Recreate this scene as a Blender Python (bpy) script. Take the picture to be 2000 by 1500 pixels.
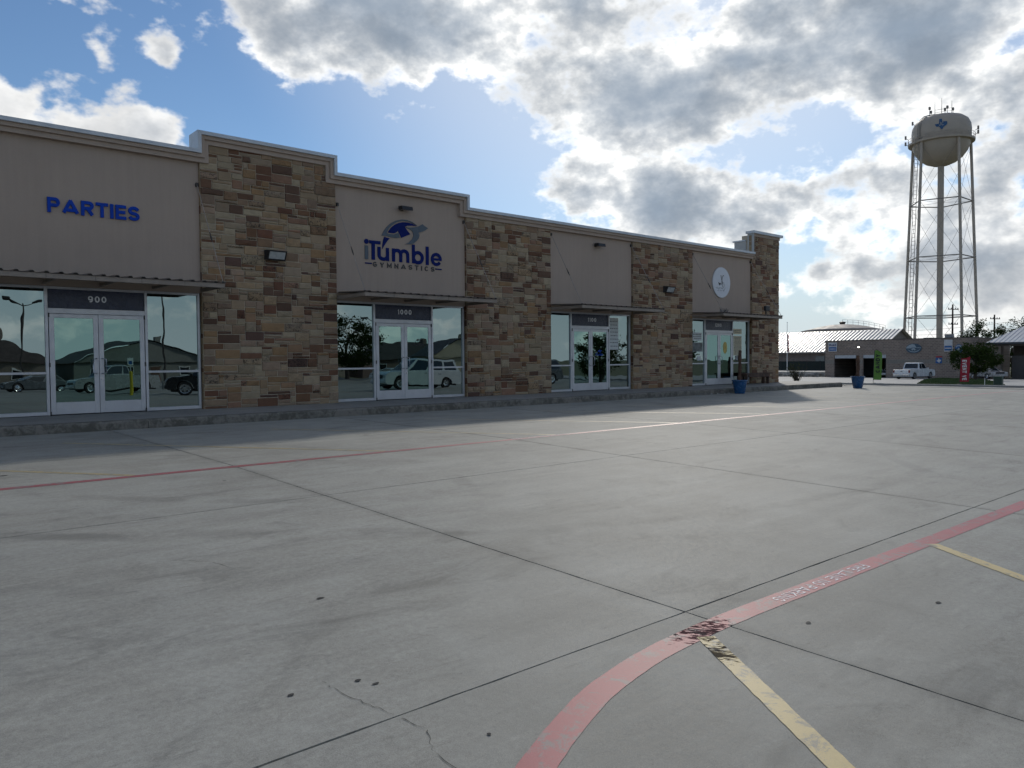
import bpy, math, random
from mathutils import Vector, Matrix
random.seed(7)
sc = bpy.context.scene
for o in list(bpy.data.objects):
    bpy.data.objects.remove(o)
col = sc.collection

# ------------------------------------------------------------------ camera
cam = bpy.data.cameras.new("camera")
cam.sensor_width = 36.0
cam.lens = 27.0
cam.clip_start = 0.05
cam.clip_end = 6000
cam_ob = bpy.data.objects.new("camera", cam)
col.objects.link(cam_ob)
RC = ((0.7560037, 0.0263320, -0.6540375), (-0.6545148, 0.0177466, -0.7558409), (-0.0082958, 0.9994957, 0.0306512))
cam_ob.matrix_world = Matrix.Translation((0, -18.24, 1.065)) @ Matrix(RC).to_4x4()
sc.camera = cam_ob

# ------------------------------------------------------------------ light
SUN_DIR = Vector((1.27, 0.92, 1.0)).normalized()      # towards the sun, behind the building and to the right
SUN_EL = math.asin(SUN_DIR.z)
SUN_AZ = math.atan2(SUN_DIR.x, SUN_DIR.y)
sun = bpy.data.lights.new("sun", 'SUN')
sun.energy = 1.05
sun.angle = math.radians(2.5)
sun.color = (1.0, 0.94, 0.84)
sun_ob = bpy.data.objects.new("sun", sun)
sun_ob.rotation_euler = (-SUN_DIR).to_track_quat('-Z', 'Y').to_euler()
col.objects.link(sun_ob)
sc.view_settings.view_transform = 'Standard'
sc.view_settings.look = 'None'
sc.view_settings.exposure = 0.42
sc.view_settings.gamma = 1.0
sc.view_settings.use_curve_mapping = False
sc.cycles.use_denoising = True
sc.cycles.use_adaptive_sampling = True
sc.cycles.adaptive_threshold = 0.02
sc.cycles.max_bounces = 8
sc.cycles.transparent_max_bounces = 24
sc.cycles.sample_clamp_indirect = 6


# ------------------------------------------------------------------ node helper
class NT:
    """tiny expression builder for shader nodes"""
    def __init__(s, tree):
        s.t = tree
        s.n = tree.nodes
        s.l = tree.links

    def put(s, sock, v):
        if v is None:
            return
        if isinstance(v, bpy.types.NodeSocket):
            s.l.new(v, sock)
        else:
            if sock.type == 'RGBA' and hasattr(v, '__len__') and len(v) == 3:
                v = (*v, 1)
            sock.default_value = v

    def node(s, typ, ins=None, out=0, **props):
        n = s.n.new(typ)
        for k, v in props.items():
            setattr(n, k, v)
        for k, v in (ins or {}).items():
            s.put(n.inputs[k], v)
        return n.outputs[out] if out is not None and len(n.outputs) else n

    def m(s, op, a, b=None, c=None, clamp=False):
        n = s.n.new('ShaderNodeMath')
        n.operation = op
        n.use_clamp = clamp
        s.put(n.inputs[0], a)
        if b is not None:
            s.put(n.inputs[1], b)
        if c is not None:
            s.put(n.inputs[2], c)
        return n.outputs[0]

    def v(s, op, a, b=None, scale=None):
        n = s.n.new('ShaderNodeVectorMath')
        n.operation = op
        s.put(n.inputs[0], a)
        if b is not None:
            s.put(n.inputs[1], b)
        if scale is not None:
            s.put(n.inputs['Scale'], scale)
        return n.outputs[1 if op in ('DOT_PRODUCT', 'LENGTH', 'DISTANCE') else 0]

    def ramp(s, x, a, b, lo=0.0, hi=1.0, smooth=True):
        n = s.n.new('ShaderNodeMapRange')
        n.interpolation_type = 'SMOOTHSTEP' if smooth else 'LINEAR'
        n.clamp = True
        for k, vv in zip(range(5), (x, a, b, lo, hi)):
            s.put(n.inputs[k], vv)
        return n.outputs[0]

    def mix(s, f, a, b, blend='MIX'):
        n = s.n.new('ShaderNodeMix')
        n.data_type = 'RGBA'
        n.blend_type = blend
        n.clamp_factor = True
        s.put(n.inputs[0], f)
        s.put(n.inputs[6], a)
        s.put(n.inputs[7], b)
        return n.outputs[2]

    def noise(s, vec, scale, detail=4, rough=0.5, dist=0.0, lac=2.0):
        return s.node('ShaderNodeTexNoise', {'Vector': vec, 'Scale': scale, 'Detail': detail, 'Roughness': rough,
                                             'Distortion': dist, 'Lacunarity': lac})

    def combine(s, x, y, z):
        return s.node('ShaderNodeCombineXYZ', {0: x, 1: y, 2: z})

    def sep(s, vec):
        n = s.n.new('ShaderNodeSeparateXYZ')
        s.put(n.inputs[0], vec)
        return n.outputs[0], n.outputs[1], n.outputs[2]


# ------------------------------------------------------------------ sky: Nishita + broken backlit cumulus
# every entry is one cloud mass (or blue gap) of the sky: azimuth, elevation, 2x2 shape, thickness
BLOBS=[
 (0.498, 0.428, 0.401, 0.124, -0.001, 1.155),
 (0.586, 0.382, 0.176, 0.09, -0.121, 0.42),
 (0.411, 0.381, 0.161, 0.071, -0.145, 0.42),
 (0.515, 0.348, 0.268, 0.048, -0.031, 0.263),
 (0.197, 0.393, 0.143, 0.03, 0.264, 0.525),
 (0.233, 0.341, 0.023, 0.056, 0.548, 0.63),
 (0.287, 0.34, 0.029, 0.063, 0.524, 0.63),
 (0.18, 0.285, 0.137, 0.088, 0.145, 1.05),
 (0.135, 0.281, 0.04, 0.043, 0.162, 0.42),
 (0.296, 0.273, 0.1, 0.068, 0.103, 1.05),
 (0.237, 0.242, 0.215, 0.058, 0.105, 0.525),
 (0.789, 0.404, 0.287, 0.187, -0.047, 0.441),
 (0.867, 0.422, 0.198, 0.069, 0.072, 0.367),
 (0.743, 0.326, 0.192, 0.075, -0.335, 0.294),
 (0.835, 0.329, 0.163, 0.098, -0.051, 0.263),
 (1.005, 0.359, 0.327, 0.083, 0.073, 0.997),
 (0.912, 0.313, 0.194, 0.063, 0.169, 0.63),
 (1.226, 0.355, 0.308, 0.192, -0.201, 0.997),
 (1.081, 0.4, 0.261, 0.065, -0.156, 0.42),
 (1.005, 0.266, 0.403, 0.087, 0.039, 0.441),
 (0.93, 0.286, 0.191, 0.051, 0.259, 0.21),
 (1.148, 0.289, 0.211, 0.036, 0.314, -0.263),
 (0.834, 0.206, 0.13, 0.106, -0.035, 0.997),
 (0.918, 0.193, 0.172, 0.118, -0.051, 1.05),
 (0.999, 0.17, 0.14, 0.071, -0.06, 0.84),
 (0.93, 0.259, 0.26, 0.028, -0.021, -0.367),
 (1.122, 0.162, 0.173, 0.093, -0.081, 0.84),
 (1.181, 0.208, 0.164, 0.071, -0.114, 0.42),
 (1.276, 0.164, 0.147, 0.23, -0.114, 0.788),
 (1.088, 0.098, 0.142, 0.058, 0.137, 0.63),
 (1.15, 0.059, 0.224, 0.038, -0.038, 0.21),
 (1.277, 0.098, 0.156, 0.07, -0.073, 0.63),
 (1.228, 0.068, 0.155, 0.036, -0.049, 0.263),
 (0.285, 0.371, 0.176, 0.098, 0.138, -0.367),
 (0.457, 0.261, 0.434, 0.114, -0.124, -0.683),
 (0.683, 0.242, 0.22, 0.146, -0.42, -0.683),
 (0.794, 0.133, 0.207, 0.082, -0.022, -0.42),
 (1.07, 0.219, 0.073, 0.037, -0.089, -0.315),
 (0.162, 0.34, 0.124, 0.052, 0.178, -0.315),
 (1.07, 0.129, 0.085, 0.064, -0.058, -0.367),
 (0.362, 0.311, 0.124, 0.13, 0.094, -0.473),
 (1.202, 0.244, 0.097, 0.046, -0.135, -0.21),
 (0.962, 0.239, 0.078, 0.038, -0.068, -0.263),
]
dg = bpy.data.node_groups.new("cloud_density", 'ShaderNodeTree')
dg.interface.new_socket("Dir", in_out='INPUT', socket_type='NodeSocketVector')
dg.interface.new_socket("Density", in_out='OUTPUT', socket_type='NodeSocketFloat')
g = NT(dg)
gi = dg.nodes.new('NodeGroupInput')
go = dg.nodes.new('NodeGroupOutput')
dirv = g.v('NORMALIZE', gi.outputs[0])
warp = g.node('ShaderNodeTexNoise', {'Vector': dirv, 'Scale': 7.0, 'Detail': 2.0, 'Roughness': 0.55}, out=1)
warp = g.v('SCALE', g.v('SUBTRACT', warp, (0.5, 0.5, 0.5)), scale=0.11)
wd = g.v('NORMALIZE', g.v('ADD', dirv, warp))
dx, dy, dz = g.sep(wd)
az = g.m('ARCTAN2', dx, dy)
el = g.m('ARCSINE', dz)
tot = -0.12
ae = g.combine(az, el, 0.0)
for (u, v_, rx, ry, rot, amp) in BLOBS:
    mp = g.node('ShaderNodeMapping', {'Vector': ae, 'Location': (u, v_, 0), 'Rotation': (0, 0, rot), 'Scale': (rx, ry, 1)}, vector_type='TEXTURE')
    e = g.node('ShaderNodeTexGradient', {'Vector': mp}, out=1, gradient_type='QUADRATIC_SPHERE')
    tot = g.m('MULTIPLY_ADD', e, amp, tot)
sx, sy, sz = g.sep(dirv)
nv = g.combine(sx, sy, g.m('MULTIPLY', sz, 1.5))
n1 = g.noise(nv, 3.2, 3, 0.5)
n2 = g.noise(nv, 10.0, 6, 0.54)
n3 = g.noise(nv, 40.0, 3, 0.62)
nn = g.m('MULTIPLY_ADD', g.m('SUBTRACT', n1, 0.5), 0.55, g.m('MULTIPLY', g.m('SUBTRACT', n2, 0.5), 2.45))
nn = g.m('MULTIPLY_ADD', g.m('SUBTRACT', n3, 0.5), 0.34, nn)
dens = g.m('ADD', tot, nn)
g.l.new(dens, go.inputs[0])

world = bpy.data.worlds.new("World")
sc.world = world
world.use_nodes = True
w = NT(world.node_tree)
w.n.clear()
tc = w.node('ShaderNodeTexCoord', out=None).outputs['Generated']
sky = w.n.new('ShaderNodeTexSky')
sky.sky_type = 'NISHITA'
sky.sun_disc = False
sky.sun_elevation = SUN_EL
sky.sun_rotation = SUN_AZ
sky.altitude = 200
sky.air_density = 1.0
sky.dust_density = 0.15
sky.ozone_density = 1.6
nd = w.v('NORMALIZE', tc)
dn = w.n.new('ShaderNodeGroup')
dn.node_tree = dg
w.l.new(nd, dn.inputs[0])
d0 = dn.outputs[0]
def relief(vec):
    x_, y_, z_ = w.sep(vec)
    return w.noise(w.combine(x_, y_, w.m('MULTIPLY', z_, 1.5)), 9.0, 5, 0.6)
rel = w.m('SUBTRACT', relief(nd), relief(w.v('ADD', nd, (SUN_DIR.x * 0.03, SUN_DIR.y * 0.03, SUN_DIR.z * 0.03 + 0.02))))
cosang = w.v('DOT_PRODUCT', nd, tuple(SUN_DIR))
near = w.ramp(cosang, 0.74, 0.97)
cover = w.ramp(d0, -0.10, 0.30)
shade = w.ramp(rel, -0.15, 0.15)                                   # the side of each billow that faces the sun
depth = w.m('MAXIMUM', w.m('MULTIPLY_ADD', shade, -0.16, d0), 0.0)
ext = w.ramp(cosang, 0.74, 0.90, 0.55, 2.8)                         # seen against the sun, thick cloud turns dark
lit = w.m('EXPONENT', w.m('MULTIPLY', w.m('MULTIPLY', depth, ext), -1.0))
bright = w.mix(near, (0.74, 0.735, 0.72), (1.08, 1.06, 1.01))
dark = w.mix(near, (0.22, 0.255, 0.305), (0.185, 0.235, 0.30))
ccol = w.mix(lit, dark, bright)
ccol = w.v('SCALE', ccol, scale=w.m('MULTIPLY_ADD', shade, 0.16, 0.90))
skyc = w.v('MULTIPLY', w.v('SCALE', sky.outputs[0], scale=0.062), (0.82, 0.97, 1.10))
elev = w.sep(nd)[2]
skyc = w.mix(w.ramp(elev, 0.0, 0.20, 0.95, 0.0), skyc, (0.47, 0.53, 0.57))        # milky air low over the horizon
skyc = w.mix(w.ramp(cosang, 0.84, 0.995, 0.0, 0.45), skyc, (0.80, 0.82, 0.82))       # glow round the veiled sun
final = w.mix(w.m('MULTIPLY', cover, 0.97), skyc, ccol)
bg = w.node('ShaderNodeBackground', {'Color': final, 'Strength': 1.0})
w.node('ShaderNodeOutputWorld', {'Surface': bg})
world.cycles.sampling_method = 'MANUAL'
world.cycles.sample_map_resolution = 512


# ------------------------------------------------------------------ object helpers
def link(o, parent=None):
    col.objects.link(o)
    if parent is not None:
        o.parent = parent
    return o


def tag(o, label=None, cat=None, group=None, kind=None):
    if label:
        o["label"] = label
    if cat:
        o["category"] = cat
    if group:
        o["group"] = group
    if kind:
        o["kind"] = kind
    return o


def empty(name, loc=(0, 0, 0), rz=0.0, parent=None):
    o = bpy.data.objects.new(name, None)
    o.empty_display_size = 0.2
    o.location = loc
    o.rotation_euler = (0, 0, rz)
    return link(o, parent)


def thing(name, label, cat, loc=(0, 0, 0), rz=0.0, group=None):
    return tag(empty(name, loc, rz), label, cat, group)


def copy_tree(o, parent=None):
    c = o.copy()
    col.objects.link(c)
    c.parent = parent
    for ch in list(o.children):
        copy_tree(ch, c)
    return c


class MB:
    """collects polygons, builds one mesh object"""
    def __init__(s):
        s.v = []
        s.f = []

    def quad(s, *p):
        n = len(s.v)
        s.v += [tuple(q) for q in p]
        s.f.append(tuple(range(n, n + len(p))))
        return s

    def box(s, x0, x1, y0, y1, z0, z1):
        n = len(s.v)
        s.v += [(x0, y0, z0), (x1, y0, z0), (x1, y1, z0), (x0, y1, z0), (x0, y0, z1), (x1, y0, z1), (x1, y1, z1), (x0, y1, z1)]
        s.f += [tuple(n + i for i in q) for q in ((0, 3, 2, 1), (4, 5, 6, 7), (0, 1, 5, 4), (1, 2, 6, 5), (2, 3, 7, 6), (3, 0, 4, 7))]
        return s

    def bbox(s, x0, x1, y0, y1, z0, z1, b):
        """box with chamfered edges"""
        xs, ys, zs = (x0, x1), (y0, y1), (z0, z1)
        n = len(s.v)
        idx = {}
        for i in (0, 1):
            for j in (0, 1):
                for k in (0, 1):
                    sx, sy, sz = (1 if i == 0 else -1), (1 if j == 0 else -1), (1 if k == 0 else -1)
                    for a in range(3):
                        p = [xs[i], ys[j], zs[k]]
                        if a != 0: p[0] += sx * b
                        if a != 1: p[1] += sy * b
                        if a != 2: p[2] += sz * b
                        idx[(i, j, k, a)] = len(s.v)
                        s.v.append(tuple(p))
        F = lambda *q: s.f.append(tuple(idx[t] for t in q))
        for i in (0, 1):
            q = [(i, 0, 0, 0), (i, 1, 0, 0), (i, 1, 1, 0), (i, 0, 1, 0)]
            F(*(q if i else q[::-1]))
            q = [(0, i, 0, 1), (1, i, 0, 1), (1, i, 1, 1), (0, i, 1, 1)]
            F(*(q[::-1] if i else q))
            q = [(0, 0, i, 2), (1, 0, i, 2), (1, 1, i, 2), (0, 1, i, 2)]
            F(*(q if i else q[::-1]))
        for a, (b1, b2) in ((0, (1, 2)), (1, (0, 2)), (2, (0, 1))):
            for u in (0, 1):
                for w_ in (0, 1):
                    def key(t, ax):
                        kk = [0, 0, 0]
                        kk[a] = t; kk[b1] = u; kk[b2] = w_
                        return (*kk, ax)
                    F(key(0, b1), key(1, b1), key(1, b2), key(0, b2))
        for i in (0, 1):
            for j in (0, 1):
                for k in (0, 1):
                    F((i, j, k, 0), (i, j, k, 1), (i, j, k, 2))
        return s

    def tube(s, pts, r, n=8, caps=True, closed=False):
        pts = [Vector(p) for p in pts]
        rs = r if hasattr(r, '__len__') else [r] * len(pts)
        rings = []
        for i, p in enumerate(pts):
            a = pts[i - 1] if i > 0 else (pts[-1] if closed else p)
            b = pts[i + 1] if i < len(pts) - 1 else (pts[0] if closed else p)
            t = (b - a).normalized()
            u = t.orthogonal().normalized() if abs(t.z) > 0.95 else t.cross(Vector((0, 0, 1))).normalized()
            w_ = t.cross(u).normalized()
            base = len(s.v)
            for k in range(n):
                an = 2 * math.pi * k / n
                s.v.append(tuple(p + (u * math.cos(an) + w_ * math.sin(an)) * rs[i]))
            rings.append(base)
        m = len(rings)
        for i in range(m if closed else m - 1):
            a, b = rings[i], rings[(i + 1) % m]
            for k in range(n):
                s.f.append((a + k, a + (k + 1) % n, b + (k + 1) % n, b + k))
        if caps and not closed:
            s.f.append(tuple(rings[0] + k for k in range(n))[::-1])
            s.f.append(tuple(rings[-1] + k for k in range(n)))
        return s

    def lathe(s, prof, c=(0, 0, 0), n=24, axis='z'):
        base = len(s.v)
        for (r, h) in prof:
            for k in range(n):
                a = 2 * math.pi * k / n
                if axis == 'z':
                    p = (c[0] + r * math.cos(a), c[1] + r * math.sin(a), c[2] + h)
                else:
                    p = (c[0] + r * math.cos(a), c[1] + h, c[2] + r * math.sin(a))
                s.v.append(p)
        for i in range(len(prof) - 1):
            for k in range(n):
                a = base + i * n
                q = (a + k, a + (k + 1) % n, a + n + (k + 1) % n, a + n + k)
                s.f.append(q if axis == 'z' else q[::-1])
        q = tuple(base + k for k in range(n))
        s.f.append(q[::-1] if axis == 'z' else q)
        q = tuple(base + (len(prof) - 1) * n + k for k in range(n))
        s.f.append(q if axis == 'z' else q[::-1])
        return s

    def prism(s, poly, y0, y1, plane='xz'):
        """extrude a polygon of (x,z) between y0 and y1 (plane xz) or of (x,y) between z0 and z1 (plane xy)"""
        n = len(s.v)
        k = len(poly)
        area = sum(poly[i][0] * poly[(i + 1) % k][1] - poly[(i + 1) % k][0] * poly[i][1] for i in range(k))
        if area < 0:
            poly = poly[::-1]
        if plane == 'xz':
            s.v += [(a, y0, b) for a, b in poly] + [(a, y1, b) for a, b in poly]
            s.f.append(tuple(range(n, n + k)))
            s.f.append(tuple(range(n + k, n + 2 * k))[::-1])
            for i in range(k):
                j = (i + 1) % k
                s.f.append((n + i, n + k + i, n + k + j, n + j))
        else:
            s.v += [(a, b, y0) for a, b in poly] + [(a, b, y1) for a, b in poly]
            s.f.append(tuple(range(n, n + k))[::-1])
            s.f.append(tuple(range(n + k, n + 2 * k)))
            for i in range(k):
                j = (i + 1) % k
                s.f.append((n + i, n + j, n + k + j, n + k + i))
        return s

    def mesh(s, name, material=None, smooth=False):
        me = bpy.data.meshes.new(name)
        me.from_pydata(s.v, [], s.f)
        if material is not None:
            me.materials.append(material)
        if smooth:
            me.polygons.foreach_set('use_smooth', [True] * len(me.polygons))
        me.update()
        return me

    def build(s, name, material, parent=None, smooth=False, auto=None):
        me = s.mesh(name, material, smooth or auto is not None)
        if auto is not None:
            me.set_sharp_from_angle(angle=math.radians(auto))
        return link(bpy.data.objects.new(name, me), parent)


def text_mesh(txt, size, extrude=0.0, offset=0.0, shear=0.0, name="lettering", res=3):
    cu = bpy.data.curves.new(name, 'FONT')
    cu.body = txt
    cu.size = size
    cu.extrude = extrude
    cu.offset = offset
    cu.shear = shear
    cu.align_x = 'CENTER'
    cu.align_y = 'CENTER'
    cu.resolution_u = res
    ob = bpy.data.objects.new(name, cu)
    col.objects.link(ob)
    dg_ = bpy.context.evaluated_depsgraph_get()
    me = bpy.data.meshes.new_from_object(ob.evaluated_get(dg_))
    me.name = name
    bpy.data.objects.remove(ob)
    bpy.data.curves.remove(cu)
    return me


def fit_mesh(me, w_=None, h_=None):
    """centre a flat text mesh on its own bounds and scale it to a width and/or height"""
    xs = [v.co.x for v in me.vertices]
    ys = [v.co.y for v in me.vertices]
    cx, cy = (min(xs) + max(xs)) / 2, (min(ys) + max(ys)) / 2
    W, H = max(xs) - min(xs), max(ys) - min(ys)
    kx = w_ / W if w_ else (h_ / H)
    ky = h_ / H if h_ else kx
    for v in me.vertices:
        v.co.x = (v.co.x - cx) * kx
        v.co.y = (v.co.y - cy) * ky
    return me


def text_obj(name, txt, centre, w_, h_, material, parent=None, extrude=0.002, offset=0.0, rot=(math.pi / 2, 0, 0), shear=0.0):
    me = fit_mesh(text_mesh(txt, 1.0, extrude, offset, shear, name), w_, h_)
    me.materials.append(material)
    o = bpy.data.objects.new(name, me)
    o.location = centre
    o.rotation_euler = rot
    return link(o, parent)


# ------------------------------------------------------------------ materials
def new_mat(name):
    m = bpy.data.materials.new(name)
    m.use_nodes = True
    t = NT(m.node_tree)
    t.n.clear()
    return m, t


def finish(t, color, rough=0.6, metal=0.0, normal=None, spec=0.5, coat=0.0):
    b = t.n.new('ShaderNodeBsdfPrincipled')
    t.put(b.inputs['Base Color'], color)
    t.put(b.inputs['Roughness'], rough)
    t.put(b.inputs['Metallic'], metal)
    t.put(b.inputs['Specular IOR Level'], spec)
    if coat:
        b.inputs['Coat Weight'].default_value = coat
        b.inputs['Coat Roughness'].default_value = 0.06
    if normal is not None:
        t.l.new(normal, b.inputs['Normal'])
    o = t.n.new('ShaderNodeOutputMaterial')
    t.l.new(b.outputs[0], o.inputs[0])
    return b


def bump(t, h, strength=0.3, dist=0.02, normal=None):
    return t.node('ShaderNodeBump', {'Height': h, 'Strength': strength, 'Distance': dist, 'Normal': normal})


def pos(t):
    return t.node('ShaderNodeNewGeometry', out=None).outputs['Position']


def simple(name, c, rough=0.6, metal=0.0, var=0.12, scale=6.0, bmp=0.0, bscale=60.0, spec=0.5, coat=0.0, dirt=0.0):
    m, t = new_mat(name)
    p = t.node('ShaderNodeTexCoord', out=None).outputs['Object']
    n = t.noise(p, scale, 5, 0.6)
    c1 = tuple(x * (1 - var) for x in c)
    c2 = tuple(min(1, x * (1 + var)) for x in c)
    colr = t.mix(t.ramp(n, 0.3, 0.7), c1, c2)
    if dirt:
        n2 = t.noise(p, scale * 4.7, 6, 0.65)
        colr = t.mix(t.m('MULTIPLY', t.ramp(n2, 0.52, 0.75), dirt), colr, tuple(x * 0.45 for x in c))
    nr = None
    if bmp:
        nr = bump(t, t.noise(p, bscale, 4, 0.6), bmp, 0.01)
    rr = t.ramp(t.noise(p, scale * 3, 3), 0.3, 0.7, max(0.02, rough - 0.08), min(1, rough + 0.08))
    finish(t, colr, rr, metal, nr, spec, coat)
    return m


def concrete(name, base, streak=1.0, stain=1.0, rough=0.66, objvar=0.0):
    m, t = new_mat(name)
    p = pos(t)
    x, y, z = t.sep(p)
    big = t.noise(p, 0.22, 4, 0.6, 0.6)
    mid = t.noise(p, 1.3, 6, 0.62, 0.4)
    st = t.noise(t.combine(t.m('MULTIPLY', x, 0.35), t.m('MULTIPLY', y, 2.6), 0.0), 1.5, 6, 0.62, 0.5)      # broom and traffic streaks
    fine = t.noise(p, 26.0, 6, 0.7)
    grit = t.noise(p, 190.0, 3, 0.6)
    val = t.m('MULTIPLY_ADD', t.m('SUBTRACT', big, 0.5), 0.62, 1.0)
    val = t.m('MULTIPLY_ADD', t.m('SUBTRACT', mid, 0.5), 0.62, val)
    val = t.m('MULTIPLY_ADD', t.m('SUBTRACT', st, 0.5), 0.50 * streak, val)
    val = t.m('MULTIPLY_ADD', t.m('SUBTRACT', fine, 0.5), 0.95, val)
    val = t.m('MULTIPLY_ADD', t.m('SUBTRACT', grit, 0.5), 1.1, val)
    if objvar:
        r = t.node('ShaderNodeObjectInfo', out=None).outputs['Random']
        val = t.m('MULTIPLY_ADD', t.m('SUBTRACT', r, 0.5), objvar, val)
    # scuffs and small dark oil drops
    sc_ = t.ramp(t.noise(t.combine(t.m('MULTIPLY', x, 1.4), t.m('MULTIPLY', y, 7.0), 0.0), 2.0, 5, 0.7, 0.8), 0.60, 0.74)
    val = t.m('MULTIPLY', val, t.m('SUBTRACT', 1.0, t.m('MULTIPLY', sc_, 0.26 * stain)))
    sc2 = t.ramp(t.noise(t.combine(t.m('MULTIPLY', x, 5.0), t.m('MULTIPLY', y, 11.0), 3.0), 1.6, 4, 0.75, 0.3), 0.66, 0.74)
    val = t.m('MULTIPLY', val, t.m('SUBTRACT', 1.0, t.m('MULTIPLY', sc2, 0.28 * stain)))
    blot = t.ramp(t.noise(t.combine(t.m('MULTIPLY', x, 0.8), t.m('MULTIPLY', y, 1.7), 7.0), 1.1, 5, 0.68, 0.9), 0.54, 0.72)
    val = t.m('MULTIPLY', val, t.m('SUBTRACT', 1.0, t.m('MULTIPLY', blot, 0.26 * stain)))
    pale = t.ramp(t.noise(t.combine(t.m('MULTIPLY', x, 0.5), t.m('MULTIPLY', y, 3.2), 11.0), 1.7, 5, 0.7, 0.5), 0.58, 0.74)
    val = t.m('MULTIPLY', val, t.m('MULTIPLY_ADD', pale, 0.16 * stain, 1.0))
    if objvar:
        # grime along the joints, and faint curved tyre marks
        for (cx_, cy_, R_) in ((9.0, -3.5, 9.2), (9.0, -3.5, 10.75), (-6.0, -24.0, 13.4), (-6.0, -24.0, 14.9), (16.0, -19.5, 7.5), (1.0, -9.0, 4.9)):
            dd = t.v('DISTANCE', t.combine(x, y, 0.0), (cx_, cy_, 0.0))
            ring = t.ramp(t.m('ABSOLUTE', t.m('SUBTRACT', dd, R_)), 0.06, 0.16, 1.0, 0.0)
            brk = t.ramp(t.noise(p, 1.1, 4, 0.65), 0.46, 0.62)
            val = t.m('MULTIPLY', val, t.m('SUBTRACT', 1.0, t.m('MULTIPLY', t.m('MULTIPLY', ring, brk), 0.17)))
        jx = t.m('ABSOLUTE', t.m('SUBTRACT', t.m('FRACT', t.m('MULTIPLY', t.m('ADD', x, 10.70 + 2.42), 1 / 4.84)), 0.5))
        jd = t.ramp(t.m('MULTIPLY_ADD', t.m('SUBTRACT', mid, 0.5), 0.03, jx), 0.0, 0.022, 1.0, 0.0)
        val = t.m('MULTIPLY', val, t.m('SUBTRACT', 1.0, t.m('MULTIPLY', jd, 0.16)))
    vor = t.n.new('ShaderNodeTexVoronoi')
    t.put(vor.inputs['Vector'], p)
    vor.inputs['Scale'].default_value = 1.1
    wob = t.m('MULTIPLY_ADD', t.m('SUBTRACT', mid, 0.5), 0.06, vor.outputs['Distance'])
    pick = t.ramp(t.sep(vor.outputs['Color'])[0], 0.55, 0.58)
    drop = t.m('MULTIPLY', t.ramp(wob, 0.020, 0.034, 1.0, 0.0), pick)
    val = t.m('MULTIPLY', val, t.m('SUBTRACT', 1.0, t.m('MULTIPLY', drop, 0.62 * stain)))
    warm = t.mix(t.ramp(mid, 0.35, 0.7), (1.0, 1.0, 0.985), (0.985, 1.0, 1.0))
    c = t.v('SCALE', t.v('MULTIPLY', warm, base), scale=val)
    nr = bump(t, t.m('MULTIPLY_ADD', grit, 0.5, fine), 0.22, 0.006)
    rr = t.ramp(fine, 0.3, 0.7, rough - 0.04, rough + 0.06)
    finish(t, c, rr, 0.0, nr, 0.36)
    return m


M = {}
M['concrete'] = concrete('lot_concrete', (0.312, 0.300, 0.262), objvar=0.16)
M['walk'] = concrete('walk_concrete', (0.30, 0.285, 0.26), streak=0.3, stain=0.6)
M['joint'] = simple('joint_tar', (0.012, 0.012, 0.013), 0.75, var=0.3)
M['soil'] = simple('soil', (0.11, 0.085, 0.06), 0.95, var=0.3, scale=0.8)
M['metal_cap'] = simple('galvanised_coping', (0.50, 0.52, 0.54), 0.42, 0.35, var=0.08, scale=2)
M['silver'] = simple('anodised_aluminium', (0.54, 0.54, 0.56), 0.38, 0.45, var=0.06, scale=3)
M['black'] = simple('black_plastic', (0.015, 0.015, 0.017), 0.5)
M['dark_metal'] = simple('bronze_metal', (0.05, 0.043, 0.038), 0.5, 0.3)
M['blue_letter'] = simple('blue_acrylic', (0.003, 0.05, 0.38), 0.6, var=0.08, spec=0.2)
M['navy_letter'] = simple('navy_acrylic', (0.002, 0.012, 0.12), 0.65, var=0.08, spec=0.15)
M['grey_letter'] = simple('grey_acrylic', (0.115, 0.14, 0.165), 0.65, var=0.08, spec=0.2)
M['dark_grey_letter'] = simple('dark_grey_acrylic', (0.065, 0.062, 0.06), 0.65, var=0.08)
M['white'] = simple('white_paint', (0.72, 0.72, 0.70), 0.5, var=0.05)
M['decal'] = simple('frosted_decal', (0.80, 0.80, 0.82), 0.6, var=0.05)
M['awning'] = simple('awning_tan_steel', (0.27, 0.22, 0.18), 0.5, 0.1, var=0.12, scale=2.5, dirt=0.25)
M['awning_roof'] = simple('awning_roof_steel', (0.15, 0.12, 0.10), 0.5, 0.15, var=0.15, scale=2.5, dirt=0.3)
M['cable'] = simple('steel_rod', (0.36, 0.31, 0.27), 0.5, 0.3)
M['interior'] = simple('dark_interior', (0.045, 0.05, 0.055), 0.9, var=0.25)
M['rubber'] = simple('tyre_rubber', (0.018, 0.018, 0.019), 0.85)
M['chrome'] = simple('bright_metal', (0.6, 0.6, 0.62), 0.22, 0.9)
M['car_glass'] = simple('car_glass', (0.012, 0.016, 0.018), 0.06, 0.0, spec=0.8)


def stucco_mat():
    m, t = new_mat('tan_stucco')
    p = pos(t)
    x, y, z = t.sep(p)
    big = t.noise(p, 0.6, 5, 0.6)
    fine = t.noise(p, 90.0, 4, 0.7)
    drip = t.noise(t.combine(t.m('MULTIPLY', x, 5.0), 0.0, t.m('MULTIPLY', z, 0.3)), 1.6, 4, 0.6)
    val = t.m('MULTIPLY_ADD', t.m('SUBTRACT', big, 0.5), 0.22, 1.0)
    val = t.m('MULTIPLY_ADD', t.m('SUBTRACT', drip, 0.5), 0.15, val)
    val = t.m('MULTIPLY_ADD', t.m('SUBTRACT', fine, 0.5), 0.22, val)
    c = t.v('SCALE', (0.425, 0.335, 0.270), scale=val)
    finish(t, c, 0.9, 0, bump(t, fine, 0.35, 0.006), 0.25)
    return m


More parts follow.
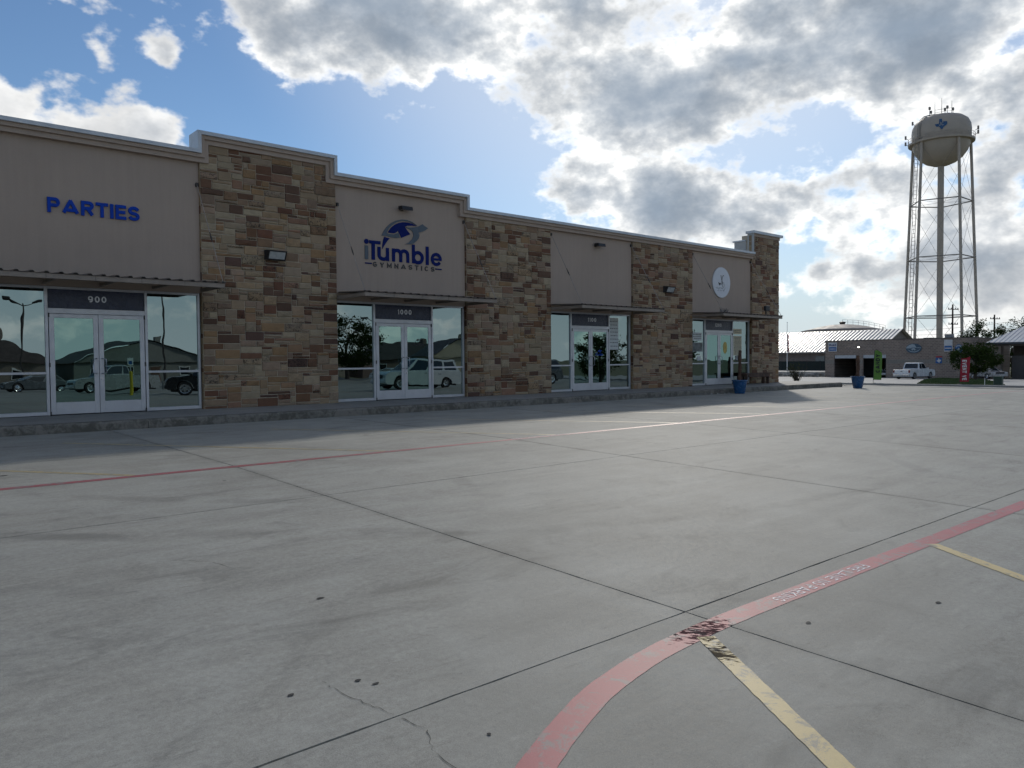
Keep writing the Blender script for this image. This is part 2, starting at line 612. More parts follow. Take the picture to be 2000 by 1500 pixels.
def stone_mat():
    m, t = new_mat('rough_ashlar_stone')
    p = pos(t)
    a = t.node('ShaderNodeAttribute', out=None, attribute_name='col')
    basec = a.outputs['Color']
    rockf = a.outputs['Alpha']          # 1 on rock-faced, weathered blocks
    x, y, z = t.sep(p)
    lay = t.noise(t.combine(t.m('MULTIPLY', x, 2.2), y, t.m('MULTIPLY', z, 9.0)), 2.2, 5, 0.62, 0.6)
    mid = t.noise(p, 6.0, 6, 0.65, 0.3)
    fine = t.noise(p, 55.0, 5, 0.7)
    val = t.m('MULTIPLY_ADD', t.m('SUBTRACT', mid, 0.5), 0.62, 1.0)
    val = t.m('MULTIPLY_ADD', t.m('SUBTRACT', lay, 0.5), 0.45, val)
    val = t.m('MULTIPLY_ADD', t.m('SUBTRACT', fine, 0.5), 0.42, val)
    c = t.v('SCALE', basec, scale=val)
    chip = t.m('MULTIPLY', t.ramp(t.noise(p, 17.0, 5, 0.7, 1.2), 0.50, 0.60), rockf)
    c = t.mix(t.m('MULTIPLY', chip, 0.85), c, (0.028, 0.022, 0.019))
    rust = t.m('MULTIPLY', t.ramp(t.noise(p, 3.1, 4, 0.6, 0.5), 0.58, 0.72), 0.35)
    c = t.mix(rust, c, t.v('MULTIPLY', c, (1.0, 0.76, 0.52)))
    h = t.m('MULTIPLY_ADD', mid, 1.4, t.m('MULTIPLY', fine, 0.5))
    h = t.m('MULTIPLY_ADD', chip, -1.6, h)
    finish(t, c, 0.86, 0, bump(t, h, 0.45, 0.012), 0.25)
    return m


def glass_mat(name, refl, tint, fac):
    m, t = new_mat(name)
    p = pos(t)
    wav = t.noise(p, 0.9, 2, 0.5)
    nr = bump(t, wav, 0.06, 0.05)
    gl = t.node('ShaderNodeBsdfGlossy', {'Color': refl, 'Roughness': 0.0, 'Normal': nr})
    tr = t.node('ShaderNodeBsdfTransparent', {'Color': tint})
    mx = t.n.new('ShaderNodeMixShader')
    mx.inputs[0].default_value = fac
    t.l.new(tr, mx.inputs[1])
    t.l.new(gl, mx.inputs[2])
    o = t.n.new('ShaderNodeOutputMaterial')
    t.l.new(mx.outputs[0], o.inputs[0])
    return m


M['stucco'] = stucco_mat()
M['stone'] = stone_mat()
M['mortar'] = simple('pale_mortar', (0.44, 0.37, 0.28), 0.95, var=0.15, scale=8, bmp=0.3, bscale=120)
M['window_glass'] = glass_mat('coated_window_glass', (0.27, 0.335, 0.34), (0.16, 0.20, 0.20), 0.82)
M['transom'] = simple('navy_spandrel_glass', (0.045, 0.052, 0.085), 0.25, var=0.1, spec=0.25)
M['door_glass'] = glass_mat('teal_door_glass', (0.20, 0.315, 0.30), (0.22, 0.32, 0.31), 0.76)


def kerb_mat():
    m, t = new_mat('mouldy_kerb')
    p = pos(t)
    x, y, z = t.sep(p)
    n = t.noise(p, 7.0, 6, 0.68, 0.6)
    n2 = t.noise(p, 1.2, 4, 0.6)
    f = t.ramp(t.m('MULTIPLY_ADD', t.m('SUBTRACT', n2, 0.5), 0.5, n), 0.38, 0.62)
    c = t.mix(f, (0.12, 0.112, 0.092), (0.23, 0.21, 0.18))
    fine = t.noise(p, 70, 5, 0.7)
    c = t.v('SCALE', c, scale=t.m('MULTIPLY_ADD', fine, 0.8, 0.6))
    finish(t, c, 0.9, 0, bump(t, t.m('ADD', fine, n), 0.6, 0.01), 0.3)
    return m


def paint_mat(name, c, wear=0.5, scuffs=(), rgh=0.5, spc=0.5):
    """worn traffic paint; scuffs are (x, y, radius) of real tyre-scuffed spots"""
    m, t = new_mat(name)
    p = pos(t)
    x, y, z = t.sep(p)
    n = t.noise(p, 9.0, 6, 0.7, 0.6)
    f = t.noise(p, 120.0, 4, 0.7)
    cc = t.v('SCALE', c, scale=t.m('MULTIPLY_ADD', t.m('SUBTRACT', t.noise(p, 1.4, 4), 0.5), 0.5, t.m('MULTIPLY_ADD', f, 0.35, 0.82)))
    worn = t.m('MULTIPLY', t.ramp(t.m('MULTIPLY_ADD', f, 0.25, n), 0.70 - 0.12 * wear, 0.84 - 0.12 * wear), 0.8)
    cc = t.mix(worn, cc, (0.2, 0.2, 0.19))
    for (sx_, sy_, r, ax) in scuffs:
        dxx = t.m('SUBTRACT', x, sx_)
        dyy = t.m('MULTIPLY', t.m('SUBTRACT', y, sy_), ax)
        d = t.m('SQRT', t.m('MULTIPLY_ADD', dxx, dxx, t.m('MULTIPLY', dyy, dyy)))
        streaks = t.noise(t.combine(t.m('MULTIPLY', t.m('ADD', x, t.m('MULTIPLY', y, 0.7)), 3.4), t.m('MULTIPLY', t.m('SUBTRACT', y, t.m('MULTIPLY', x, 0.6)), 1.2), 0.0), 9.0, 6, 0.66, 0.8)
        msk = t.ramp(d, 0.0, r, 1.0, 0.0)
        thr = t.m('MULTIPLY_ADD', msk, -0.34, 0.76)
        k = t.ramp(t.m('SUBTRACT', streaks, thr), 0.0, 0.07)
        cc = t.mix(t.m('MULTIPLY', k, 0.88), cc, (0.06, 0.05, 0.047))
        rgh = t.m('MULTIPLY_ADD', k, 0.4, rgh, clamp=True)
        spc = t.m('MULTIPLY_ADD', k, -0.35, spc, clamp=True)
    finish(t, cc, rgh, 0, bump(t, f, 0.15, 0.004), spc)
    return m


M['kerb'] = kerb_mat()
SC = ((3.64, -15.65, 0.60, 1.0), (3.42, -15.92, 0.36, 1.0))
M['red_paint'] = paint_mat('fire_lane_red_paint', (0.38, 0.085, 0.10), 0.6, SC, 0.52, 0.36)
M['red_paint_far'] = paint_mat('far_fire_lane_red_paint', (0.34, 0.065, 0.075), 0.5, (), 0.46, 1.0)
M['yellow_paint'] = paint_mat('yellow_line_paint', (0.58, 0.45, 0.20), 0.55, SC, 0.52, 0.36)
M['yellow_paint_far'] = paint_mat('faded_yellow_line_paint', (0.44, 0.34, 0.16), 0.8, (), 0.46, 1.0)
M['white_stencil'] = paint_mat('white_stencil_paint', (0.78, 0.75, 0.75), -0.6)

# ------------------------------------------------------------------ ground
def lerp(a, b, t):
    return a + (b - a) * t


def interp(x, xs, ys):
    if x <= xs[0]:
        return ys[0]
    for i in range(1, len(xs)):
        if x <= xs[i]:
            return lerp(ys[i - 1], ys[i], (x - xs[i - 1]) / (xs[i] - xs[i - 1]))
    return ys[-1]


def gz(x, y):
    """height of the paved ground: falls gently from the walk towards the camera, and away to the right"""
    pz = interp(-y, (-20, 1.9, 8.0, 18.3, 60.0), (-0.25, -0.225, -0.29, -0.545, -1.3))
    t = min(1, max(0, (x - 32) / 23.0))
    t = t * t * (3 - 2 * t)
    if x <= 55:
        return lerp(pz, -0.9, t)
    return interp(x, (55, 102, 160, 300), (-0.9, -1.55, -1.9, -2.4))


EDGE_X = 55.2
lot = MB()
xs = [-14 + 3.45 * i for i in range(21)]
ys = [-62 + 2.1 * i for i in range(40)]
lot_joint = MB()
def sheet(mb, xs, ys, dz, skip=None):
    n = len(mb.v)
    for yy in ys:
        for xx in xs:
            mb.v.append((xx, yy, gz(xx, yy) + dz))
    w_ = len(xs)
    for j in range(len(ys) - 1):
        for i in range(w_ - 1):
            if skip and skip((xs[i] + xs[i + 1]) / 2, (ys[j] + ys[j + 1]) / 2):
                continue
            mb.f.append((n + j * w_ + i, n + j * w_ + i + 1, n + (j + 1) * w_ + i + 1, n + (j + 1) * w_ + i))
    return mb
gx = [-3000, -1200, -500, -200, -100, -60, -30] + [-14 + 4 * i for i in range(18)] + [62, 70, 80, 92, 102, 120, 160, 220, 300, 600, 1500, 3500]
gy = [-3000, -1000, -400, -200, -120, -90, -75, -62, -50, -40, -30, -22, -18.3, -13, -8, -1.9, 2, 8, 14, 22, 32, 45, 60, 90, 150, 300, 800, 3500]
sheet(MB(), gx, gy, -0.14).build('ground', simple('dry_grass_ground', (0.12, 0.12, 0.055), 0.95, var=0.35, scale=0.5, bmp=0.4, bscale=30))
tag(bpy.data.objects['ground'], kind='structure')

lot_xs = [-10.70 + 4.84 * i for i in range(14)]          # joint lines: 3.82, 8.66, 13.5 ...
lot_xs[-1] = EDGE_X
lot_ys = [-62.0, -57.4, -52.7, -48.0, -43.4, -38.7, -34.0, -29.4, -24.75, -20.1, -15.42, -10.75, -6.05, -1.92]
lot_ys2 = [-1.92, 2.8, 7.5, 12.2, 16.9]
base = MB()
sheet(base, lot_xs, lot_ys, -0.022)
sheet(base, [x for x in lot_xs if x > 32.5], lot_ys2, -0.022)
lot_ob = tag(base.build('parking_lot', M['joint']), kind='structure')
rs = random.Random(3)
for ix in range(len(lot_xs) - 1):
    for yl in (lot_ys, lot_ys2):
        for iy in range(len(yl) - 1):
            if yl is lot_ys2 and lot_xs[ix] < 32.5:
                continue
            x0, x1, y0, y1 = lot_xs[ix], lot_xs[ix + 1], yl[iy], yl[iy + 1]
            g_ = 0.0065
            near_cam = -1.1 < x0 < 9.0 and -20.2 < y0 < -10.0
            e0 = [y0 + g_] + [yy for yy in (-18.3, -8.0) if y0 < yy < y1] + [y1 - g_]
            if len(e0) == 2:
                e0 = [e0[0], (e0[0] + e0[1]) / 2, e0[1]]
            mb = MB()
            xx = [x0 + g_, (x0 + x1) / 2, x1 - g_]
            jt = .002
            if near_cam:
                xx = [lerp(xx[0], xx[-1], i / 36) for i in range(37)]
                e0 = sorted(set([lerp(e0[0], e0[-1], i / 36) for i in range(37)] + [yy for yy in (-18.3, -8.0) if y0 < yy < y1]))
                jt = .0032
            nx_, ny_ = len(xx), len(e0)
            for j, yy in enumerate(e0):
                for i, q in enumerate(xx):
                    ex = rs.uniform(-jt, jt) if i in (0, nx_ - 1) else 0
                    ey = rs.uniform(-jt, jt) if j in (0, ny_ - 1) else 0
                    mb.v.append((q + ex, yy + ey, gz(q, yy)))
            for j in range(ny_ - 1):
                for i in range(nx_ - 1):
                    mb.f.append((j * nx_ + i, j * nx_ + i + 1, (j + 1) * nx_ + i + 1, (j + 1) * nx_ + i))
            # skirts down into the joint
            idx = [i for i in range(nx_)] + [j * nx_ + nx_ - 1 for j in range(1, ny_)] + [(ny_ - 1) * nx_ + i for i in range(nx_ - 2, -1, -1)] + [j * nx_ for j in range(ny_ - 2, 0, -1)]
            low = len(mb.v)
            for k in idx:
                a = mb.v[k]
                mb.v.append((a[0], a[1], a[2] - 0.018))
            for k in range(len(idx)):
                k2 = (k + 1) % len(idx)
                mb.f.append((idx[k2], idx[k], low + k, low + k2))
            mb.build('concrete_slab', M['concrete'], lot_ob)

# sidewalk with its kerb
WALK_X0, WALK_X1 = -10.0, 33.7
walk = tag(MB().box(WALK_X0, WALK_X1, -1.74, 0.6, -0.3, -0.075).build('sidewalk', M['joint']), kind='structure')
xw = WALK_X0
while xw < WALK_X1 - 0.1:
    x2 = min(WALK_X1, xw + 2.42)
    mb = MB()
    b = 0.006
    mb.v += [(xw + b, -1.735, -0.048), (x2 - b, -1.735, -0.048), (x2 - b, 0.55, 0.0), (xw + b, 0.55, 0.0),
             (xw + b, -1.735, -0.09), (x2 - b, -1.735, -0.09), (x2 - b, 0.55, -0.07), (xw + b, 0.55, -0.07)]
    mb.f += [(0, 1, 2, 3), (1, 0, 4, 5), (2, 1, 5, 6), (0, 3, 7, 4)]
    mb.build('walk_panel', M['walk'], walk)
    xw = x2
kx = WALK_X0
while kx < WALK_X1 - 0.1:
    k2 = min(WALK_X1, kx + 4.84)
    prof = [(-1.915, -0.32), (-1.912, -0.085), (-1.895, -0.055), (-1.870, -0.046), (-1.742, -0.044), (-1.742, -0.32)]
    mb = MB()
    nseg = 14
    for i in range(nseg + 1):
        xx = lerp(kx + 0.004, k2 - 0.004, i / nseg)
        for (yy, zz) in prof:
            j = rs.uniform(-.006, .006) if -1.9 < -abs(yy) < -1.8 or yy < -1.85 else 0
            mb.v.append((xx, yy + j * (zz > -0.3), zz + j * 0.5 * (zz > -0.3)))
    for i in range(nseg):
        for k in range(5):
            a = i * 6 + k
            mb.f.append((a, a + 6, a + 7, a + 1))
    mb.f += [tuple(range(5, -1, -1)), tuple(nseg * 6 + k for k in range(6))]
    mb.build('kerb_stone', M['kerb'], walk)
    kx = k2

# painted lines, 4 mm above the slabs
def ribbon(name, pts, width, material, dz=0.0022, wob=0.004, parent=None, step=0.35):
    """a stripe of constant width along a ground polyline"""
    mb = MB()
    P = [Vector((a, b)) for a, b in pts]
    # resample
    Q = []
    for i in range(len(P) - 1):
        L = (P[i + 1] - P[i]).length
        k = max(1, int(L / step))
        for j in range(k):
            Q.append(P[i].lerp(P[i + 1], j / k))
    Q.append(P[-1])
    for i, p in enumerate(Q):
        a = Q[max(0, i - 1)]
        b = Q[min(len(Q) - 1, i + 1)]
        t = (b - a).normalized()
        nrm = Vector((-t.y, t.x))
        for s_ in (-1, 1):
            q = p + nrm * (width / 2 * s_ + rs.uniform(-wob, wob))
            mb.v.append((q.x, q.y, gz(q.x, q.y) + dz))
    for i in range(len(Q) - 1):
        mb.f.append((2 * i, 2 * i + 2, 2 * i + 3, 2 * i + 1))
    o = mb.build(name, material, parent)
    if parent is None:
        tag(o, kind='structure')
    return o


ribbon('red_fire_lane_line', [(-10, -8.27), (44, -8.27)], 0.13, M['red_paint_far'])
near_red = [(30, -15.70), (9.1, -15.70), (5.0, -15.665), (4.0, -15.66), (3.55, -15.675), (3.2, -15.705), (2.9, -15.755), (2.6, -15.83),
            (2.3, -15.945), (1.95, -16.11), (1.6, -16.32), (1.3, -16.58), (1.05, -16.9), (0.85, -17.3), (0.75, -17.8)]
def smooth(pts, k=6):
    P = [Vector(p) for p in pts]
    out = []
    for i in range(len(P) - 1):
        p0, p1, p2, p3 = P[max(0, i - 1)], P[i], P[i + 1], P[min(len(P) - 1, i + 2)]
        kk = k if (p2 - p1).length < 1.2 else 1
        for j in range(kk):
            t = j / kk
            out.append(tuple(0.5 * ((2 * p1) + (p2 - p0) * t + (2 * p0 - 5 * p1 + 4 * p2 - p3) * t * t + (3 * p1 - p0 - 3 * p2 + p3) * t ** 3)) if kk > 1 else tuple(p1))
    out.append(tuple(P[-1]))
    return out
near_red = [near_red[0]] + smooth(near_red[1:])
ribbon('red_fire_lane_line', near_red, 0.150, M['red_paint'], wob=0.0022, step=0.05)
k = 0
for xe in (-4.5, -0.95, 2.6, 6.13, 9.72, 13.35, 16.95, 20.3, 23.8, 27.3, 30.8):
    ribbon('yellow_stall_line', [(xe, -8.2), (xe - 3.45, -3.75)], 0.095, M['yellow_paint_far'], dz=0.0018)
for xe in (3.57, 6.74, 9.9, 13.1, 16.3, 19.5, 22.7):
    ribbon('yellow_stall_line', [(xe, -15.74), (xe - 3.0, -20.4)], 0.105, M['yellow_paint'], dz=0.0032, wob=0.0025, step=0.05)


# hairline cracks
def crack(pts, w_=0.006):
    P = []
    for i in range(len(pts) - 1):
        a, b = Vector(pts[i]), Vector(pts[i + 1])
        for j in range(6):
            q = a.lerp(b, j / 6)
            P.append((q.x + rs.uniform(-.008, .008), q.y + rs.uniform(-.008, .008)))
    P.append(pts[-1])
    ribbon('pavement_crack', P, w_, M['joint'], dz=0.003, wob=0.0015)
crack([(1.68, -14.9), (1.68, -15.05), (1.72, -15.22), (1.76, -15.40)], 0.0022)
crack([(1.76, -15.45), (1.80, -15.60), (1.72, -15.75), (1.71, -15.95)], 0.0025)
crack([(1.68, -12.2), (2.0, -12.55), (2.05, -12.8)], 0.0025)
# flattened spots of old gum and tar
for (x, y, rx, ry) in ((2.23, -13.79, .03, .014), (1.81, -15.0, .016, .012), (1.86, -15.085, .020, .010), (1.50, -14.94, .017, .013), (1.97, -15.8, .010, .010),
                       (4.22, -16.0, .02, .015), (5.2, -16.35, .025, .016), (1.4, -7.2, .05, .03)):
    poly = []
    for k in range(12):
        a = k / 12 * 2 * math.pi
        r = rs.uniform(0.75, 1.15)
        poly.append((x + rx * r * math.cos(a), y + ry * r * math.sin(a)))
    mb = MB()
    mb.quad(*[(a, b, gz(a, b) + 0.004) for a, b in poly])
    tag(mb.build('tar_spot', M['joint']), kind='structure')


# ------------------------------------------------------------------ plain sans lettering from thick strokes
def _arc(cx, cz, rx, rz, a0, a1, n=12):
    return [(cx + rx * math.cos(math.radians(lerp(a0, a1, i / n))), cz + rz * math.sin(math.radians(lerp(a0, a1, i / n)))) for i in range(n + 1)]


GLYPH = {
    'P': (.78, [[(0, 0), (0, 1)], [(0, 1), (.6, 1)] + _arc(.68, .74, .32, .26, 80, -80) + [(.6, .48), (0, .48)]]),
    'A': (1.04, [[(0, 0), (.5, 1)], [(.5, 1), (1, 0)], [(.2, .20), (.8, .20)]]),
    'R': (.82, [[(0, 0), (0, 1)], [(0, 1), (.6, 1)] + _arc(.66, .75, .34, .25, 80, -80) + [(.6, .5), (0, .5)], [(.5, .5), (1, 0)]]),
    'T': (.80, [[(0, 1), (1, 1)], [(.5, 0), (.5, 1)]]),
    'I': (.0, [[(0, 0), (0, 1)]]),
    'E': (.72, [[(1, 1), (0, 1), (0, 0), (1, 0)], [(0, .5), (.88, .5)]]),
    'F': (.70, [[(1, 1), (0, 1), (0, 0)], [(0, .5), (.85, .5)]]),
    'S': (.78, [_arc(.5, .75, .5, .25, 20, 270, 16)[0:] + _arc(.5, .25, .5, .25, 90, -160, 16)[1:]]),
    'G': (.86, [_arc(.5, .5, .5, .5, 45, 330, 22) + [(.98, .45), (.55, .45)]]),
    'C': (.82, [_arc(.5, .5, .5, .5, 45, 315, 22)]),
    'Y': (.86, [[(0, 1), (.5, .45), (.5, 0)], [(.5, .45), (1, 1)]]),
    'M': (1.0, [[(0, 0), (0, 1), (.5, .25), (1, 1), (1, 0)]]),
    'N': (.82, [[(0, 0), (0, 1), (1, 0), (1, 1)]]),
    'L': (.68, [[(0, 1), (0, 0), (1, 0)]]),
    'O': (.90, [_arc(.5, .5, .5, .5, 90, 449, 28)]),
    'K': (.80, [[(0, 0), (0, 1)], [(1, 1), (0, .4)], [(.3, .58), (1, 0)]]),
    'V': (.86, [[(0, 1), (.5, 0), (1, 1)]]),
    'U': (.80, [[(0, 1), (0, .35)] + _arc(.5, .35, .5, .35, 180, 360) + [(1, 1)]]),
    'D': (.82, [[(0, 0), (0, 1)], [(0, 1), (.45, 1)] + _arc(.45, .5, .55, .5, 90, -90) + [(0, 0)]]),
    'J': (.6, [[(1, 1), (1, .3)] + _arc(.5, .3, .5, .3, 0, -180)]),
    '9': (.66, [_arc(.5, .68, .5, .32, 0, 359, 22), [(1, .68), (1, .5)] + _arc(.5, .4, .5, .4, 0, -110)]),
    '0': (.66, [_arc(.5, .5, .5, .5, 90, 449, 28)]),
    '1': (.30, [[(0, .75), (1, 1), (1, 0)]]),
    '2': (.66, [_arc(.5, .7, .5, .3, 170, -20, 14) + [(0, 0), (1, 0)]]),
    ' ': (.35, []),
}


def glyph_mesh(ch, h_, sw, depth):
    """one letter, lower left corner at the origin, in the xz plane, facing -y; returns (MB, width)"""
    wd, lines = GLYPH[ch]
    W = max(wd * h_, 0) if ch != 'I' else sw
    W = max(W, sw)
    mb = MB()
    for li, ln in enumerate(lines):
        P = [Vector((sw / 2 + x * (W - sw), sw / 2 + z * (h_ - sw))) for x, z in ln]
        closed = (P[0] - P[-1]).length < sw * .2 and len(P) > 8
        # square caps
        if not closed:
            a = (P[0] - P[1]).normalized() * (sw / 2)
            b = (P[-1] - P[-2]).normalized() * (sw / 2)
            if len(ln) < 10 or True:
                P[0] = P[0] + a * (1 if abs(a.x) < 1e-6 or abs(a.y) < 1e-6 else .35)
                P[-1] = P[-1] + b * (1 if abs(b.x) < 1e-6 or abs(b.y) < 1e-6 else .35)
        else:
            P = P[:-1]
        n = len(P)
        Lf, Rt = [], []
        for i, p in enumerate(P):
            a = P[i - 1] if (i > 0 or closed) else p
            b = P[(i + 1) % n] if (i < n - 1 or closed) else p
            t0 = (p - a).normalized() if (p - a).length > 1e-9 else (b - p).normalized()
            t1 = (b - p).normalized() if (b - p).length > 1e-9 else t0
            n0, n1 = Vector((-t0.y, t0.x)), Vector((-t1.y, t1.x))
            mn = (n0 + n1)
            mn = mn / max(.25, mn.length_squared) * 2 if mn.length > 1e-6 else n0
            if mn.length > 2.2:
                mn = mn.normalized() * 2.2
            Lf.append(p + mn * (sw / 2))
            Rt.append(p - mn * (sw / 2))
        y0 = -depth - li * 0.0006
        y1 = -li * 0.0003
        o = len(mb.v)
        for y in (y0, y1):
            mb.v += [(q.x, y, q.y) for q in Lf] + [(q.x, y, q.y) for q in Rt]
        for i in range(n if closed else n - 1):
            j = (i + 1) % n
            mb.f.append((o + i, o + n + i, o + n + j, o + j))
            mb.f.append((o + 2 * n + i, o + 2 * n + j, o + 3 * n + j, o + 3 * n + i))
            mb.f.append((o + i, o + j, o + 2 * n + j, o + 2 * n + i))
            mb.f.append((o + n + i, o + 3 * n + i, o + 3 * n + j, o + n + j))
        if not closed:
            mb.f.append((o, o + 2 * n, o + 3 * n, o + n))
            mb.f.append((o + n - 1, o + 2 * n - 1, o + 4 * n - 1, o + 3 * n - 1))
    return mb, W


def block_row(txt, x0, x1, zb, h_, sw, depth, material, parent, gap, y=0.0, joined=False, rot=None, name='letter'):
    """row of letters between x0 and x1 on base line zb; separate letters, or one mesh when joined"""
    items = [glyph_mesh(c, h_, sw, depth) for c in txt]
    tot_ = sum(w_ for _, w_ in items) + gap * (len(txt) - 1)
    k_ = (x1 - x0) / tot_
    x = 0.0
    allmb = MB()
    obs = []
    for mb, w_ in items:
        mb.v = [(x0 + (a + x) * k_, b + y, c + zb) for a, b, c in mb.v]
        if joined:
            o = len(allmb.v)
            allmb.v += mb.v
            allmb.f += [tuple(i + o for i in f_) for f_ in mb.f]
        elif mb.v:
            obs.append(mb.build(name, material, parent))
        x += w_ + gap
    if joined:
        return allmb.build(name, material, parent)
    return obs

# stencilled words on the red lines (read from the building side on the near line)
def ground_text(txt, cx, cy, w_, h_, flip):
    o = block_row(txt, -w_ / 2, w_ / 2, -h_ / 2, h_, h_ * .12, 0.0003, M['white_stencil'], None, h_ * .25, 0.0, True, name='stencil_lettering')
    sl = math.atan((gz(cx, cy + 0.05) - gz(cx, cy - 0.05)) / 0.1)
    m_ = Matrix.Translation((cx, cy, gz(cx, cy) + 0.0034)) @ Matrix.Rotation(sl, 4, 'X') @ Matrix.Rotation(math.pi if flip else 0, 4, 'Z') @ Matrix.Rotation(-math.pi / 2, 4, 'X')
    o.matrix_world = m_
    tag(o, kind='structure')
ground_text('FIRE LANE NO PARKING', 5.06, -15.668, 1.24, 0.085, True)
ground_text('FIRE LANE NO PARKING', 9.3, -8.27, 1.3, 0.085, False)


# ================================================================== the retail building
B = thing('retail_building', 'long tan stucco and stone strip of shops with parapet and awnings', 'building', (0, 0, 0))
BX0, BX1 = -10.0, 31.62
PIERS = [(6.29, 9.75, 6.16), (14.03, 17.50, 5.36), (21.63, 25.20, 5.36), (29.45, 31.62, 6.36)]
BAYS = [(2.05, 6.29), (9.75, 14.03), (17.50, 21.63), (25.20, 29.45)]
DOORS = [(3.19, 5.04), (10.97, 12.80), (18.59, 20.41), (26.24, 28.12)]
HEAD = 2.69
ST_Y = 0.07        # stucco plane, a little behind the stone
SF_Y = 0.16        # storefront plane
# stucco walls above each storefront, and the plain wall further left
for (a, b), top in zip(BAYS, (5.75, 5.75, 5.37, 5.37)):
    MB().box(a, b, ST_Y, 0.5, HEAD, top).build('stucco_panel', M['stucco'], B)
MB().box(BX0, 2.05, ST_Y, 0.5, -0.05, 5.75).build('stucco_panel', M['stucco'], B)
# side, rear wall and roof
mb = MB().box(BX0, BX0 + 0.3, 0.502, 15, -0.4, 5.4).box(BX0, BX1 - 0.05, 15, 15.3, -0.4, 5.4)
mb.build('rear_wall', M['stucco'], B)
MB().box(BX1 - 0.30, BX1 - 0.05, 0.502, 14.998, -0.4, 5.45).build('side_wall', M['stucco'], B)
MB().box(BX0 + 0.3, BX1 - 0.3, 0.502, 14.998, 4.9, 5.05).build('roof', simple('roof_membrane', (0.45, 0.45, 0.43), 0.8), B)

# parapet bands follow the stepped top line
TOP = [(BX0, 5.97), (6.20, 5.97), (6.20, 6.40), (9.73, 6.40), (9.73, 5.97), (14.05, 5.97), (14.05, 5.60), (29.45, 5.60)]
def offset_top(d):
    out = []
    n = len(TOP)
    for i, (x, z) in enumerate(TOP):
        if i in (0, n - 1):
            out.append((x, z - d))
            continue
        px, pz = TOP[i - 1]
        nx_, nz_ = TOP[i + 1]
        # the line runs left to right: below is the inside; rising leg: inside is right, falling leg: inside is left
        vert = (px == x, nx_ == x)
        if vert[1]:
            s_ = 1 if nz_ > z else -1
        else:
            s_ = 1 if z > pz else -1
        out.append((x + s_ * d, z - d))
    return out
def band(name, d0, d1, y0, y1, material):
    a, b = offset_top(d0), offset_top(d1)
    mb = MB()
    for i in range(len(a) - 1):
        q = [a[i], a[i + 1], b[i + 1], b[i]]
        mb.prism(q, y0, y1)
    return mb.build(name, material, B)
band('coping', 0.0, 0.085, -0.17, 0.42, M['metal_cap'])
band('cornice_band', 0.085, 0.17, -0.115, 0.40, M['stucco'])
band('cornice_band', 0.17, 0.275, -0.06, 0.38, M['stucco'])

# end tower at the far right and the taller parapet behind it
dull_metal = simple('dull_coping_metal', (0.40, 0.40, 0.385), 0.5, 0.2, var=0.08, scale=2)
MB().box(29.38, 31.74, -0.14, 0.27, 6.42, 6.53).build('coping', M['metal_cap'], B)
MB().box(29.44, 29.452, -0.10, 0.22, 5.62, 6.42).build('metal_side_panel', dull_metal, B)
MB().box(29.452, 31.62, -0.05, 0.22, 6.30, 6.42).build('cornice_band', M['stucco'], B)
MB().box(29.453, 31.60, 0.05, 0.215, 5.2, 6.30).build('tower_core', M['stucco'], B)
MB().box(29.43, 31.60, 0.28, 0.86, 5.0, 6.12).build('metal_side_panel', dull_metal, B)
MB().box(29.38, 31.66, 0.28, 0.92, 6.122, 6.18).build('coping', M['metal_cap'], B)

# ---------------------------------------------------------------- stone piers
TAN = [(0.315, 0.225, 0.130), (0.290, 0.205, 0.120), (0.325, 0.245, 0.150), (0.305, 0.205, 0.110), (0.262, 0.190, 0.118), (0.330, 0.255, 0.155), (0.280, 0.190, 0.112), (0.305, 0.230, 0.136), (0.272, 0.200, 0.126), (0.294, 0.200, 0.126)]
MID = [(0.250, 0.150, 0.080), (0.228, 0.148, 0.086), (0.208, 0.140, 0.088), (0.265, 0.160, 0.076), (0.238, 0.135, 0.080)]
BRN = [(0.142, 0.076, 0.042), (0.158, 0.080, 0.044), (0.122, 0.070, 0.043), (0.172, 0.090, 0.046), (0.112, 0.064, 0.044), (0.150, 0.070, 0.040)]
def ashlar(w_, h_, rnd):
    cw, chh = 0.066, 0.074
    nx, ny = int(round(w_ / cw)), int(round(h_ / chh))
    cw, chh = w_ / nx, h_ / ny
    occ = [[False] * nx for _ in range(ny)]
    out = []
    for j in range(ny):
        i = 0
        while i < nx:
            if occ[j][i]:
                i += 1
                continue
            free = 0
            while i + free < nx and not occ[j][i + free]:
                free += 1
            hh = rnd.choices((1, 2, 3), (0.28, 0.52, 0.20))[0]
            lo, hi = (3, 8) if hh < 3 else (4, 9)
            ww = rnd.randint(lo, hi)
            if hh == 2 and rnd.random() < .12:
                ww = 2
            if free - ww < 3:
                ww = free if free <= 9 else free - 3
            ww = min(ww, free)
            hh = min(hh, ny - j)
            if ny - j - hh == 1 and hh < 3 and rnd.random() < .5:
                hh += 1
            for jj in range(j, j + hh):
                if any(occ[jj][i + k] for k in range(ww)):
                    hh = jj - j
                    break
            for jj in range(j, j + hh):
                for k in range(ww):
                    occ[jj][i + k] = True
            out.append((i * cw, j * chh, ww * cw, hh * chh))
            i += ww
    return out


